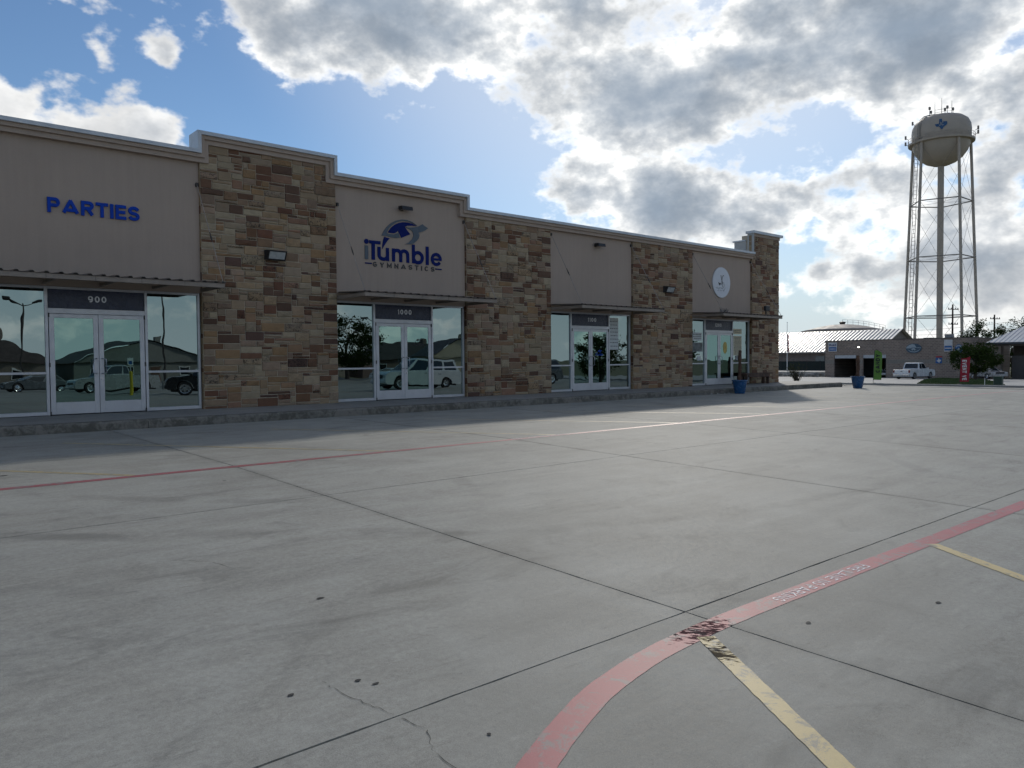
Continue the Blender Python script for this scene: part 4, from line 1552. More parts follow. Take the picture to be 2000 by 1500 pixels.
# kerb along the far edge of the lot, and the street behind it
far_y = (-70, 22)
kb = MB()
n = 40
for i in range(n + 1):
    y = lerp(far_y[0], far_y[1], i / n)
    for (x, dz) in ((EDGE_X, -.1), (EDGE_X + .01, .10), (EDGE_X + .05, .13), (EDGE_X + .2, .135), (EDGE_X + .2, -.1)):
        kb.v.append((x, y, gz(min(x, 55), y) + dz))
for i in range(n):
    for k in range(4):
        a = i * 5 + k
        kb.f.append((a, a + 1, a + 6, a + 5))
tag(kb.build('kerb', M['walk']), kind='structure')
def patch(name, poly, dz, mt, step=None):
    """ground patch from an (x,y) outline, draped over the terrain"""
    mb = MB()
    mb.quad(*[(x, y, gz(x, y) + dz) for x, y in poly])
    return tag(mb.build(name, mt), kind='structure')
def strip_sheet(name, x0, x1, y0, y1, nx, ny, dz, mt):
    mb = MB()
    sheet(mb, [lerp(x0, x1, i / nx) for i in range(nx + 1)], [lerp(y0, y1, i / ny) for i in range(ny + 1)], dz)
    return tag(mb.build(name, mt), kind='structure')
strip_sheet('verge', EDGE_X + .2, 59.0, -60, 22, 2, 12, 0.03, drive_mat)
strip_sheet('street', 59.0, 101.9, -60, 60, 10, 20, -0.02, drive_mat)
# lawn in front of the garage and by the drive, real blades on it
lawn_poly = [(60.0, 5.2), (59.2, -0.9), (74.0, 4.2), (90.7, 10.4), (99.8, 18.2), (84.0, 13.8)]
patch('lawn', lawn_poly, 0.03, grass_mat)
def in_poly(x, y, poly):
    c = False
    j = len(poly) - 1
    for i in range(len(poly)):
        if (poly[i][1] > y) != (poly[j][1] > y) and x < (poly[j][0] - poly[i][0]) * (y - poly[i][1]) / (poly[j][1] - poly[i][1]) + poly[i][0]:
            c = not c
        j = i
    return c
rg = random.Random(11)
gb = MB()
while len(gb.f) < 9000:
    x, y = rg.uniform(59, 100), rg.uniform(-1, 18.5)
    if not in_poly(x, y, lawn_poly):
        continue
    z = gz(x, y) + .028
    a = rg.uniform(0, 6.28)
    w_, h_ = rg.uniform(.02, .05), rg.uniform(.05, .13)
    dx_, dy_ = math.cos(a) * w_, math.sin(a) * w_
    lx, ly = rg.uniform(-.04, .04), rg.uniform(-.04, .04)
    gb.quad((x - dx_, y - dy_, z), (x + dx_, y + dy_, z), (x + lx, y + ly, z + h_))
tag(gb.build('lawn_grass', simple('grass_blades', (0.06, 0.095, 0.025), 0.8, var=0.4, scale=2)), kind='stuff')

# ------------------------------------------------------------------ brick auto garage
def block_mat(name, c1, c2, mort, bw, bh, axis='y'):
    m, t = new_mat(name)
    x, y, z = t.sep(pos(t))
    br = t.n.new('ShaderNodeTexBrick')
    t.put(br.inputs['Vector'], t.combine(y if axis == 'y' else x, z, 0.0))
    t.put(br.inputs['Color1'], c1); t.put(br.inputs['Color2'], c2); t.put(br.inputs['Mortar'], mort)
    br.inputs['Scale'].default_value = 1.0
    br.inputs['Brick Width'].default_value = bw
    br.inputs['Row Height'].default_value = bh
    br.inputs['Mortar Size'].default_value = 0.018
    n = t.noise(pos(t), 1.2, 5, 0.6)
    c = t.v('SCALE', br.outputs['Color'], scale=t.m('MULTIPLY_ADD', n, 0.5, 0.75))
    finish(t, c, 0.9, 0, bump(t, t.m('MULTIPLY', br.outputs['Fac'], -1.0), 0.5, 0.02), 0.2)
    return m
blk = block_mat('brown_block', (0.29, 0.225, 0.185), (0.22, 0.17, 0.14), (0.36, 0.31, 0.27), 0.41, 0.205)
GX = 102.0
gar = thing('garage_building', 'flat-roofed brown block garage with two open bay doors behind the street', 'building', (GX, 24.5, -1.6))
def gl(mb):
    mb.v = [(a - GX, b - 24.5, c + 1.6) for a, b, c in mb.v]
    return mb
w1 = MB()
for (ya, yb, za, zb) in ((32.32, 33.6, -1.8, 3.32), (28.42, 29.30, -1.8, 1.42), (15.4, 25.40, -1.8, 3.32), (28.42, 32.32, 1.42, 3.32), (25.40, 28.42, 1.42, 3.32)):
    w1.box(GX, GX + .3, ya + .001, yb - .001, za, zb)
gl(w1).build('front_wall', blk, gar)
gl(MB().box(GX + .3, GX + 14, 33.3, 33.6, -1.8, 3.3).box(GX + .3, GX + 14, 15.4, 15.7, -1.8, 3.3).box(GX + 13.7, GX + 14, 15.7, 33.3, -1.8, 3.3)).build('side_wall', blk, gar)
gl(MB().box(GX - .06, GX + 14.1, 15.34, 33.66, 3.325, 3.42)).build('roof_edge', simple('brown_flashing', (0.06, 0.05, 0.045), 0.6), gar)
for (ya, yb) in ((15.4, 25.39), (28.43, 29.29), (32.33, 33.6)):
    gl(MB().box(GX - .03, GX - .002, ya, yb, .26, .75)).build('block_band', bpy.data.materials.get('tan_block_band') or simple('tan_block_band', (0.24, 0.215, 0.185), 0.9), gar)
for (ya, yb) in ((29.31, 32.31), (25.41, 28.41)):
    gl(MB().box(GX + .12, GX + .18, ya, yb, .98, 1.41)).build('rolled_door', simple('grey_rolled_door', (0.5, 0.52, 0.54), 0.5), gar)
    gl(MB().box(GX + 7, GX + 7.1, ya - .3, yb + .3, -1.6, 1.5).box(GX + .3, GX + 7, ya - .1, yb + .1, 1.45, 1.5)).build('bay_interior', M['interior'], gar)
gl(MB().box(GX + 4, GX + 4.6, 18.9, 19.8, 3.425, 3.95)).build('roof_unit', simple('roof_unit', (0.25, 0.25, 0.25), 0.6), gar)
gl(MB().box(GX + 2, GX + 6, 20.6, 21.6, 3.425, 3.52)).build('roof_hatch', simple('roof_hatch_grey', (0.12, 0.12, 0.13), 0.6), gar)
# wall signs of the garage
cobalt = simple('sign_blue', (0.02, 0.10, 0.30), 0.45)
off_white = simple('sign_white', (0.55, 0.55, 0.55), 0.45)
def wsign(y0, y1, z0, z1, label, stripe, words=None):
    o = thing('garage_sign', label, 'sign', (GX - .03, (y0 + y1) / 2, (z0 + z1) / 2))
    hw, hh = abs(y1 - y0) / 2, (z1 - z0) / 2
    MB().bbox(-.08, 0, -hw, hw, -hh, hh, .01).build('panel', off_white, o)
    if stripe:
        MB().box(-.088, -.081, -hw * .88, hw * .88, -hh * .85, -hh * .02).build('blue_field', cobalt, o)
        MB().box(-.094, -.089, -hw * .7, hw * .75, -hh * .52, -hh * .36).build('print_line', off_white, o)
    if words:
        t_ = block_row(words, -hw * .82, hw * .82, hh * .2, hh * .5, hh * .13, .004, M['navy_letter'], o, hh * .1, 0, True, name='lettering')
        t_.rotation_euler = (0, 0, -math.pi / 2)
        t_.location = (-.082, 0, 0)
    return o
GLYPH['b'] = (.66, [[(0, 1), (0, 0)], [(0, 0), (.5, 0)] + _arc(.5, .3, .5, .3, -90, 90) + [(0, .6)]])
GLYPH['o'] = (.66, [_arc(.5, .33, .5, .33, 90, 449, 20)])
GLYPH['i'] = (.16, [[(0, 0), (0, .62)], [(0, .85), (0, 1)]])
GLYPH['l'] = (.16, [[(0, 0), (0, 1)]])
wsign(33.1, 31.9, 1.92, 3.14, 'square white sign with blue lower half at the left corner of the garage', True, 'Mobil')
wsign(18.40, 17.45, 1.72, 3.16, 'upright white sign with blue lower half near the right end of the garage', True)
ovs = thing('garage_sign', 'blue and silver oval emblem sign with pale peaks on the garage wall', 'sign', (GX - .03, 21.95, 2.16))
mb = MB().lathe([(1.0, 0.0), (1.0, 0.06)], (0, 0, 0), 32, 'y')
mb.v = [(-.06 + b, -a * .95, c * .62) for a, b, c in mb.v]
mb.build('oval_panel', simple('oval_slate_blue', (0.05, 0.09, 0.13), 0.5), ovs)
def yz(name, polys, mt, par, x0=-.085, x1=-.07):
    mb = MB()
    for p in polys:
        mb.prism([(a, c) for a, c in p], 0, 1)
    mb.v = [(lerp(x0, x1, b), -a, c) for a, b, c in mb.v]
    return mb.build(name, mt, par)
ps = simple('pale_silver', (0.30, 0.36, 0.40), 0.4)
yz('emblem', [[(-.93, .02), (-.35, .02), (-.30, .10), (.12, .1), (.93, .02), (.9, .09), (.30, .14), (.1, .5), (-.2, .55), (-.6, .40), (-.85, .18)],
              [(-.30, -.02), (-.18, -.30), (0, -.10), (.12, -.28), (.22, -.14), (.30, -.22), (.16, -.02), (.0, .06)],
              [(-.75, -.1), (-.4, -.42), (.1, -.50), (.55, -.35), (.8, -.08), (.5, -.28), (.1, -.40), (-.35, -.34)]], ps, ovs)
TEX = [(-.45, .05), (-.12, .05), (-.12, .48), (.10, .48), (.10, .26), (.30, .20), (.48, .20), (.50, -.02), (.42, -.14), (.22, -.30), (.14, -.50), (.02, -.46), (-.06, -.28), (-.18, -.18), (-.28, -.24), (-.36, -.12)]
fs_ = thing('garage_sign', 'small blue square sign with white state outline below the red strip', 'sign', (GX - .03, 19.0, .62))
yz('panel', [rect(-.36, .36, -.34, .34)], cobalt, fs_, -.05, -.003)
yz('emblem', [[(a * .55, c * .55) for a, c in TEX]], off_white, fs_, -.062, -.052)
yz('red_strip', [rect(-.30, .38, .38, .55)], simple('sign_red', (0.35, 0.03, 0.04), 0.5), fs_, -.05, -.003)
rs2 = thing('garage_sign', 'round blue and pale emblem sign half hidden behind the oak', 'sign', (GX - .03, 16.75, 2.05))
yz('disc', [_arc(0, 0, .42, .52, 0, 352, 26)], cobalt, rs2, -.06, -.003)
yz('emblem', [_arc(0, .05, .36, .40, 20, 160, 12) + _arc(0, .05, .24, .24, 160, 20, 12), [(-.2, -.1), (0, .12), (.2, -.1), (.1, -.4), (-.1, -.4)]], ps, rs2, -.075, -.062)
lampg = thing('wall_lamp', 'small lit white floodlight above the first garage bay', 'lamp', (GX - .05, 28.9, 2.45))
MB().bbox(-.14, 0, -.22, .22, -.10, .12, .02).build('housing', M['black'], lampg)
m_, t_ = new_mat('lit_lamp')
em = t_.node('ShaderNodeEmission', {'Color': (1, .98, .9), 'Strength': 3.0})
t_.node('ShaderNodeOutputMaterial', {'Surface': em})
MB().box(-.15, -.142, -.14, .14, -.07, .07).build('lens', m_, lampg)

# ------------------------------------------------------------------ raised rock bed, white-roofed hall, fence, flagpole
terr = MB()
terr.prism([(104, 33.9), (118, 33.9), (150, 40), (150, 110), (104, 90), (100, 60)], -2.4, -0.92, 'xy')
tag(terr.build('terrace', drive_mat), kind='structure')
rk = MB()
rr4 = random.Random(8)
def rock(mb, c, r):
    """irregular boulder: jittered octahedral blob"""
    o = len(mb.v)
    rows = []
    for (zz, rad) in ((-.6, .75), (0, 1), (.5, .8), (.85, .4)):
        for k in range(6):
            a = k / 6 * 6.283 + zz
            j = rr4.uniform(.8, 1.2)
            mb.v.append((c[0] + r * rad * j * math.cos(a), c[1] + r * rad * j * math.sin(a), c[2] + r * .8 * zz * j))
    for i in range(3):
        for k in range(6):
            mb.f.append((o + i * 6 + k, o + i * 6 + (k + 1) % 6, o + i * 6 + 6 + (k + 1) % 6, o + i * 6 + 6 + k))
    mb.f.append(tuple(o + 18 + k for k in range(6)))
rockm = simple('limestone_rubble', (0.33, 0.31, 0.28), 0.9, var=0.5, scale=1.2)
for k in range(230):
    t = rr4.random()
    y = lerp(34.2, 62, t)
    x = lerp(103.6, 99.8, (y - 34) / 28) - rr4.uniform(0, 4.0)
    rock(rk, (x, y, gz(x, y) + rr4.uniform(.0, .35)), rr4.uniform(.18, .5))
tag(rk.build('rubble_bed', rockm), kind='stuff')
hall = thing('hall_building', 'low brick hall with bright white standing-seam metal roof', 'building', (124, 46, -0.92))
HY0, HY1 = 33.0, 62.0            # along y
ev, rdg = 2.05, 5.55
xE, xR, xB = 117.6, 126.0, 134.4
def hl(mb):
    mb.v = [(a - 124, b - 46, c + .92) for a, b, c in mb.v]
    return mb
hb = block_mat('hall_brick', (0.25, 0.20, 0.17), (0.20, 0.15, 0.13), (0.30, 0.27, 0.24), 0.5, 0.16)
hl(MB().box(118.4, 118.7, HY0 + .6, HY1 - .6, -.95, ev + .1)).build('front_wall', hb, hall)
gbw = MB()
gbw.v += [(118.7, HY0 + .6, -.95), (133.6, HY0 + .6, -.95), (133.6, HY0 + .6, ev + .2), (xR, HY0 + .6, rdg - .25), (118.7, HY0 + .6, ev + .2)]
gbw.f.append((0, 1, 2, 3, 4))
gbw.box(118.7, 133.6, HY1 - .9, HY1 - .6, -.95, ev).box(133.3, 133.6, HY0 + .6, HY1 - .9, -.95, ev)
hl(gbw).build('gable_wall', simple('tan_siding', (0.24, 0.21, 0.18), 0.8), hall)
roofm = simple('white_metal_roof', (0.80, 0.78, 0.74), 0.34, 0.0, var=0.05, scale=0.4)
rp = MB()
rp.quad((xE, HY0, ev), (xE, HY1, ev), (xR, HY1 - 5, rdg), (xR, HY0, rdg))
rp.quad((xB, HY1, ev), (xB, HY0, ev), (xR, HY0, rdg), (xR, HY1 - 5, rdg))
rp.quad((xE, HY1, ev), (xB, HY1, ev), (xR, HY1 - 5, rdg))
rf_ = hl(rp).build('roof', roofm, hall)
sm = MB()
y = HY0 + .05
while y < HY1:
    k_ = 1.0 if y < HY1 - 5 else (HY1 - y) / 5.0
    a = Vector((xE, y, ev + .005)); b = Vector((lerp(xE, xR, k_), y, lerp(ev, rdg, k_) + .005))
    up = Vector((-.25, 0, .6)).normalized() * .09
    w_ = Vector((0, .03, 0))
    sm.quad(a - w_, b - w_, b - w_ + up, a - w_ + up)
    sm.quad(b + w_, a + w_, a + w_ + up, b + w_ + up)
    sm.quad(a - w_ + up, b - w_ + up, b + w_ + up, a + w_ + up)
    y += .62
hl(sm).build('standing_seam', simple('seam_metal', (0.34, 0.32, 0.29), 0.6, 0.0), rf_)
hl(MB().box(xE - .05, xE + .02, HY0, HY1, ev - .22, ev - .003)).build('gutter', simple('gutter_grey', (0.3, 0.28, 0.26), 0.6), hall)
for yy in (35.2, 38.6, 42.0):
    wn = hl(MB().box(118.30, 118.398, yy, yy + 1.5, .15, 1.35)).build('window', simple('hall_window', (0.20, 0.22, 0.22), 0.15), hall)
    hl(MB().box(118.26, 118.31, yy - .5, yy - .05, .05, 1.45)).build('shutter', M['black'], hall)
hl(MB().box(118.32, 118.398, 54.0, 55.2, -.9, 1.3)).build('door', simple('hall_door', (0.08, 0.09, 0.1), 0.4), hall)
fen = thing('fence', 'dark green screened fence along the front of the hall', 'fence', (114, 46, -0.92))
for i in range(12):
    MB().box(-.04, .04, -12.1 + i * 2.2 - .04, -12.1 + i * 2.2 + .04, 0, 1.55).build('post', M['black'], fen)
for i in range(11):
    MB().box(-.01, .01, -12.1 + i * 2.2 + .041, -12.1 + (i + 1) * 2.2 - .041, .05, 1.48).build('screen_panel', simple('dark_green_screen', (0.012, 0.022, 0.02), 0.8) if i == 0 else bpy.data.materials['dark_green_screen'], fen)
fp_ = thing('flagpole', 'thin white flagpole with a furled flag in front of the hall', 'flagpole', (109.5, 43.5, -0.92))
MB().tube([(0, 0, 0), (0, 0, 7.4)], [.07, .035], 8).build('pole', M['white'], fp_)
MB().lathe([(.02, 7.4), (.07, 7.46), (.07, 7.5), (.02, 7.56)], (0, 0, 0), 10).build('finial', M['silver'], fp_)
fl_ = MB()
for i in range(9):
    z = 5.6 - i * .33
    for (dx_, dy_) in ((0.0, -.05), (-.06, -.10 - .04 * math.sin(i * 1.7)), (.03, -.20 - .05 * i * .3 - .05 * math.sin(i * 2.1)), (-.02, -.07)):
        fl_.v.append((dx_, dy_, z))
for i in range(8):
    for k in range(3):
        a = i * 4 + k
        fl_.f.append((a, a + 1, a + 5, a + 4))
fl_.build('flag', simple('furled_flag', (0.25, 0.07, 0.09), 0.9, var=0.6, scale=2.0), fp_)

# ------------------------------------------------------------------ ground storage tank behind
tk = thing('storage_tank', 'broad tan ground storage tank with low domed roof behind the hall', 'tank', (176.3, 67.2, -2.2))
tankm = simple('tan_tank_paint', (0.31, 0.27, 0.235), 0.6, var=0.08, scale=0.3)
MB().lathe([(9.2, 0), (9.2, 9.35), (9.3, 9.4), (9.3, 9.5)], (0, 0, 0), 48).build('shell', tankm, tk)
MB().lathe([(9.28, 9.5), (7.5, 9.95), (5, 10.55), (2.5, 10.95), (.4, 11.1)], (0, 0, 0), 48).build('dome_roof', tankm, tk, smooth=True)
MB().lathe([(.5, 11.05), (.7, 11.5), (.7, 11.6), (.1, 11.75)], (0, 0, 0), 16).build('vent', M['dark_metal'], tk)
rl = MB()
lat = Vector((.44, -.90, 0))
prev = None
for i in range(9):
    d = i / 8 * 9.0
    p = lat * d
    zz = interp(d, (0, 2.5, 5, 7.5, 9.2), (11.1, 10.95, 10.55, 9.95, 9.5))
    rl.tube([(p.x, p.y, zz), (p.x, p.y, zz + 1.05)], .035, 5)
    if prev:
        for hh in (.55, 1.05):
            rl.tube([(prev[0], prev[1], prev[2] + hh), (p.x, p.y, zz + hh)], .03, 5)
    prev = (p.x, p.y, zz)
rl.build('handrail', simple('rail_grey', (0.25, 0.25, 0.26), 0.5), tk)

# ------------------------------------------------------------------ water tower
WT = Vector((161.3, 40.6, -2.0))
wt = thing('water_tower', 'tall tan five-legged water tower with domed tank and balcony', 'water tower', WT)
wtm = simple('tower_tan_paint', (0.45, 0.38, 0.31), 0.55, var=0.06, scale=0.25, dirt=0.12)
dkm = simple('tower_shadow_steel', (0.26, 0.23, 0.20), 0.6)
to = Vector((0, -18.24, 0)) - Vector((WT.x, WT.y, 0))
to.normalize()
rt = Vector((-to.y, to.x, 0)) * -1          # to the viewer's right
rt = Vector((math.cos(math.radians(-69.97 + 0)), 0, 0)) if False else Vector((to.y * -1, to.x, 0)) * 1
# viewer's right = forward x up ; forward = -to
fw = -to
rt = fw.cross(Vector((0, 0, 1)))
def leg_dir(a):
    a = math.radians(a)
    return to * math.cos(a) + rt * math.sin(a)
angs = [36 - 2.4, -36 - 2.4, 108 - 2.4, -108 - 2.4, 180 - 2.4]
angs = [a for a in angs]
zt = 44.2        # leg tops above tower base
def leg_r(z):
    return lerp(6.95, 5.2, z / zt)
for a in angs:
    d = leg_dir(a)
    p0, p1 = d * leg_r(0), d * leg_r(zt)
    MB().tube([(p0.x, p0.y, -.4), (p1.x, p1.y, zt)], .26, 10).build('leg', wtm, wt, auto=50)
MB().tube([(0, 0, -.4), (0, 0, 41.0)], .56, 20).build('riser_column', wtm, wt, auto=50)
prof = [(.70, 40.0), (1.6, 40.15), (3.0, 40.65), (4.2, 41.5), (5.1, 42.6), (5.6, 43.7), (5.78, 44.6), (5.80, 46.6), (5.68, 47.5), (5.2, 48.4), (4.3, 49.05), (3.0, 49.45), (1.5, 49.65), (.2, 49.7)]
prof = [(r * .885 if r > 1 else r, z) for r, z in prof]
tankb = MB().lathe(prof, (0, 0, 0), 64).build('tank', wtm, wt, smooth=True)
MB().lathe([(5.12, 44.15), (5.70, 44.2), (5.75, 44.5), (5.75, 44.55), (5.12, 44.56)], (0, 0, 0), 64).build('balcony', wtm, wt, auto=40)
rl = MB()
for hh in (45.0, 45.5):
    rl.tube([(5.70 * math.cos(i / 48 * 6.2832), 5.70 * math.sin(i / 48 * 6.2832), hh) for i in range(48)], .035, 5, closed=True)
for i in range(32):
    a = i / 32 * 6.2832
    rl.tube([(5.70 * math.cos(a), 5.70 * math.sin(a), 44.5), (5.70 * math.cos(a), 5.70 * math.sin(a), 45.5)], .03, 5)
rl.build('balcony_rail', wtm, wt)
order = sorted(angs)
for z in (10.9, 22.2, 33.0):
    for i in range(5):
        a, b = leg_dir(order[i]) * leg_r(z), leg_dir(order[(i + 1) % 5]) * leg_r(z)
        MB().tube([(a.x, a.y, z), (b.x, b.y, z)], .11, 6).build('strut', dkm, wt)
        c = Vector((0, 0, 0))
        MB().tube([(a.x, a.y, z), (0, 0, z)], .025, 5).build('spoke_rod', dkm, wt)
levels = [0.3, 10.9, 22.2, 33.0, 43.6]
for z0, z1 in zip(levels[:-1], levels[1:]):
    for i in range(5):
        d0_, d1_ = leg_dir(order[i]), leg_dir(order[(i + 1) % 5])
        a0, a1 = d0_ * leg_r(z0), d0_ * leg_r(z1)
        b0, b1 = d1_ * leg_r(z0), d1_ * leg_r(z1)
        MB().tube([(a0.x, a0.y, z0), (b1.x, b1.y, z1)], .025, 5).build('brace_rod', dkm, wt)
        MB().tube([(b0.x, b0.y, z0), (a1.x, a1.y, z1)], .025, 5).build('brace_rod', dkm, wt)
# ladder and cable run up the near left leg and over the tank
dl = leg_dir(-36 - 2.4 - 6)
run = [dl * (leg_r(0) + .45), dl * (leg_r(44) + .6)]
lad = MB()
for off in (-.28, .28):
    o_ = rt * off
    lad.tube([(run[0].x + o_.x, run[0].y + o_.y, 0), (run[1].x + o_.x, run[1].y + o_.y, 44.6)], .055, 5)
for i in range(60):
    q = run[0].lerp(run[1], i / 60)
    lad.tube([(q.x - rt.x * .28, q.y - rt.y * .28, 44.6 * i / 60), (q.x + rt.x * .28, q.y + rt.y * .28, 44.6 * i / 60)], .035, 4)
for off in (-.25, .0, .25):
    pts = []
    for (r, z) in ((5.75, 44.6), (5.28, 45.2), (5.28, 46.7), (5.15, 47.6), (4.7, 48.5), (3.9, 49.2), (2.65, 49.6), (1.3, 49.85)):
        q = dl * r + rt * off
        pts.append((q.x, q.y, z))
    lad.tube(pts, .07, 5)
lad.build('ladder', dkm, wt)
# antennas on the roof
ra = random.Random(4)
for (u, h_) in ((-2.0, 2.2), (-1.1, 3.2), (.05, 3.6), (1.0, 2.0), (1.75, 2.9), (1.95, 1.4), (-1.75, 1.2), (.6, 1.4)):
    q = rt * u + to * ra.uniform(.2, 1.4)
    z0 = 49.3
    an = MB()
    an.tube([(q.x, q.y, z0), (q.x, q.y, z0 + h_)], [.07, .03], 5)
    if h_ < 2.3:
        an.bbox(q.x - .22, q.x + .22, q.y - .16, q.y + .16, z0 + h_ - .5, z0 + h_ + .05, .04)
    an.build('antenna', dkm, wt)
for hh in (50.2, 50.7):
    an = MB().tube([tuple(rt * -1.1 + to * .8 + Vector((0, 0, hh))), tuple(rt * 1.8 + to * .8 + Vector((0, 0, hh)))], .035, 5)
    an.build('antenna_rail', dkm, wt)
for sgn, z in ((-1, 48.2), (-1, 45.6), (1, 45.8), (-1, 44.4), (1, 45.0)):
    q = rt * (sgn * (5.6 if z < 47 else 4.4)) + to * 1.0
    an = MB().tube([(q.x, q.y, z), (q.x + rt.x * sgn * .5, q.y + rt.y * sgn * .5, z + .35)], .05, 5)
    an.bbox(q.x + rt.x * sgn * .5 - .14, q.x + rt.x * sgn * .5 + .14, q.y + rt.y * sgn * .5 - .14, q.y + rt.y * sgn * .5 + .14, z + .1, z + .8, .03)
    an.build('antenna', dkm, wt)
# blue state-shaped emblem wrapped on the tank
eb = MB()
def on_tank(u, z, r):
    a = math.asin(max(-1, min(1, u / r)))
    q = to * (r * math.cos(a)) + rt * (r * math.sin(a))
    return (q.x, q.y, z)
eb.quad(*[on_tank(-.1 + a * 2.2, 46.75 + c * 2.0, 5.22) for a, c in TEX])
eb.build('blue_emblem', simple('emblem_blue', (0.02, 0.09, 0.22), 0.5), wt)
jl = block_row('JC', -.30, .55, 46.45, .72, .14, .001, off_white, wt, .1, 0, True, name='emblem_lettering')
for v in jl.data.vertices:
    v.co = Vector(on_tank(v.co.x - .1, v.co.z, 5.26))

# ------------------------------------------------------------------ metal-roofed drive-through at the right edge
cp = thing('drive_through_building', 'brick drive-through building with grey ribbed metal roof at the right edge', 'building', (108, 4, -1.6))
def cl_(mb):
    mb.v = [(a - 108, b - 4, c + 1.6) for a, b, c in mb.v]
    return mb
cbk = block_mat('tan_brick', (0.22, 0.17, 0.14), (0.18, 0.14, 0.115), (0.27, 0.24, 0.21), 0.4, 0.14)
YL = 13.6
for yy in (YL - .9, 4.6, -4.2):
    cl_(MB().box(103.4, 104.3, yy, yy + .9, -1.8, 2.62)).build('brick_column', cbk, cp)
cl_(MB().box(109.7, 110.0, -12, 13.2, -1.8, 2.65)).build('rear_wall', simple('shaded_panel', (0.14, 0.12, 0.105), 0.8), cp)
cl_(MB().box(105.0, 105.2, 9.6, 12.0, -1.8, 1.15)).build('panel_wall', simple('grey_panel', (0.10, 0.09, 0.085), 0.8), cp)
archd = MB()
archd.prism(_arc(6.6, -.6, 2.4, 1.55, 0, 180, 16) + [(4.2, -1.7), (9.0, -1.7)], 0, 1)
archd.v = [(108.9 + b * .2, a, c) for a, b, c in archd.v]
cl_(archd).build('arched_door', simple('tan_door', (0.36, 0.32, 0.26), 0.6), cp)
rm = simple('grey_metal_roof', (0.42, 0.43, 0.45), 0.35, 0.4, var=0.06)
rp = MB()
rp.quad((102.6, -13, 2.70), (102.6, YL + .5, 2.70), (109.5, YL + .5 - 2.0, 4.75), (109.5, -13, 4.75))
rp.quad((116.0, YL + .5, 2.7), (116, -13, 2.70), (109.5, -13, 4.75), (109.5, YL - 1.5, 4.75))
rp.quad((102.6, YL + .5, 2.7), (116, YL + .5, 2.7), (109.5, YL - 1.5, 4.75))
rp.quad((102.6, YL + .5, 2.62), (102.6, -13, 2.62), (116, -13, 2.62), (116, YL + .5, 2.62))
ro = cl_(rp).build('roof', rm, cp)
sm = MB()
y = -12.8
while y < YL + .5:
    k_ = 1.0 if y < YL - 1.5 else (YL + .5 - y) / 2.0
    a = Vector((102.6, y, 2.705)); b = Vector((lerp(102.6, 109.5, k_), y, lerp(2.7, 4.75, k_) + .005))
    sm.tube([a, b], .045, 4)
    y += .5
cl_(sm).build('roof_rib', rm, ro)
cl_(MB().box(102.5, 102.62, -13, YL + .5, 2.50, 2.72)).build('fascia', simple('dark_fascia', (0.03, 0.035, 0.045), 0.5), cp)
cl_(MB().box(103.3, 104.35, -13, YL, 2.30, 2.615)).build('beam', simple('beam_brown', (0.10, 0.085, 0.075), 0.7), cp)

# ------------------------------------------------------------------ feather flags
def feather(name, label, loc, h_, w_, cloth, word, ink, curved, read_up):
    o = thing(name, label, 'flag', loc)
    # faces the camera (towards -x, a little -y)
    v_ = (Vector((0, -18.24, 0)) - Vector(loc))
    ang = math.atan2(v_.y, v_.x) + math.pi / 2 + (0.0 if curved else 0.0)
    o.rotation_euler = (0, 0, ang)
    n = 16
    mb = MB()
    for i in range(n + 1):
        t = i / n
        z = lerp(.10 * h_, h_, t)
        if curved:
            wl = -w_ * .42 + w_ * .12 * t
            wr = w_ * .5 - .10 * w_ * (1 - t)
            if t > .82:
                s_ = (t - .82) / .18
                wr = lerp(wr, wl + w_ * .30, 1 - math.sqrt(max(0, 1 - s_ * s_)))
        else:
            wl, wr = -w_ * .5 + .15 * w_ * t, w_ * .5 + .15 * w_ * t
        mb.v += [(wl, .02 * math.sin(t * 9), z), ((wl + wr) / 2, .03 + .03 * math.sin(t * 7 + 1), z), (wr, .03 * math.sin(t * 8 + 2), z)]
    if not curved:          # slanted top edge
        for k, dz in ((0, -.20), (1, -.10), (2, 0)):
            a, b, c = mb.v[-3 + k]
            mb.v[-3 + k] = (a, b, c + dz * h_ * .6)
    for i in range(n):
        for k in range(2):
            a = i * 3 + k
            mb.f.append((a, a + 1, a + 4, a + 3))
    mb.build('banner', cloth, o, smooth=True)
    px_ = (lambda t: (-w_ * .42 + w_ * .12 * t) if curved else (-w_ * .5 + .15 * w_ * t))
    MB().tube([(px_(-.1) - .015, .01, 0), (px_(.5) - .015, .01, h_ * .55), (px_(1) - .01, .01, h_ * 1.0)] + ([(px_(1) + w_ * .18, .01, h_ * 1.03), (px_(1) + w_ * .34, .01, h_ * 1.0)] if curved else []), .016, 6).build('pole', M['black'], o)
    MB().lathe([(.16, 0), (.16, .02), (.03, .04)], (px_(0), 0.01, 0), 12).build('base', M['black'], o)
    L = h_ * (.56 if curved else .72)
    fh = w_ * (.46 if curved else .48)
    t_ = block_row(word, -L / 2, L / 2, -fh / 2, fh, fh * (.24 if curved else .24), .002, ink, o, fh * .22, 0, True, name='lettering')
    t_.rotation_euler = (0, -math.pi / 2 if read_up else math.pi / 2, 0)
    t_.location = (.02 * w_, -.045, h_ * (.60 if curved else .52))
    return o
feather('feather_flag', 'green rounded feather flag with black lettering on the far kerb', (55.75, 6.2, gz(55.3, 6.2) + .13), 2.35, 0.62, simple('green_cloth', (0.13, 0.27, 0.05), 0.8, var=0.15), 'CANDY', M['black'], True, True)
feather('feather_flag', 'red feather flag with white EVENT VENUE lettering on the far kerb', (55.75, 0.55, gz(55.3, .5) + .13), 1.85, 0.52, simple('red_cloth', (0.34, 0.02, 0.035), 0.8, var=0.15), 'EVENT VE', M['white'], False, False)
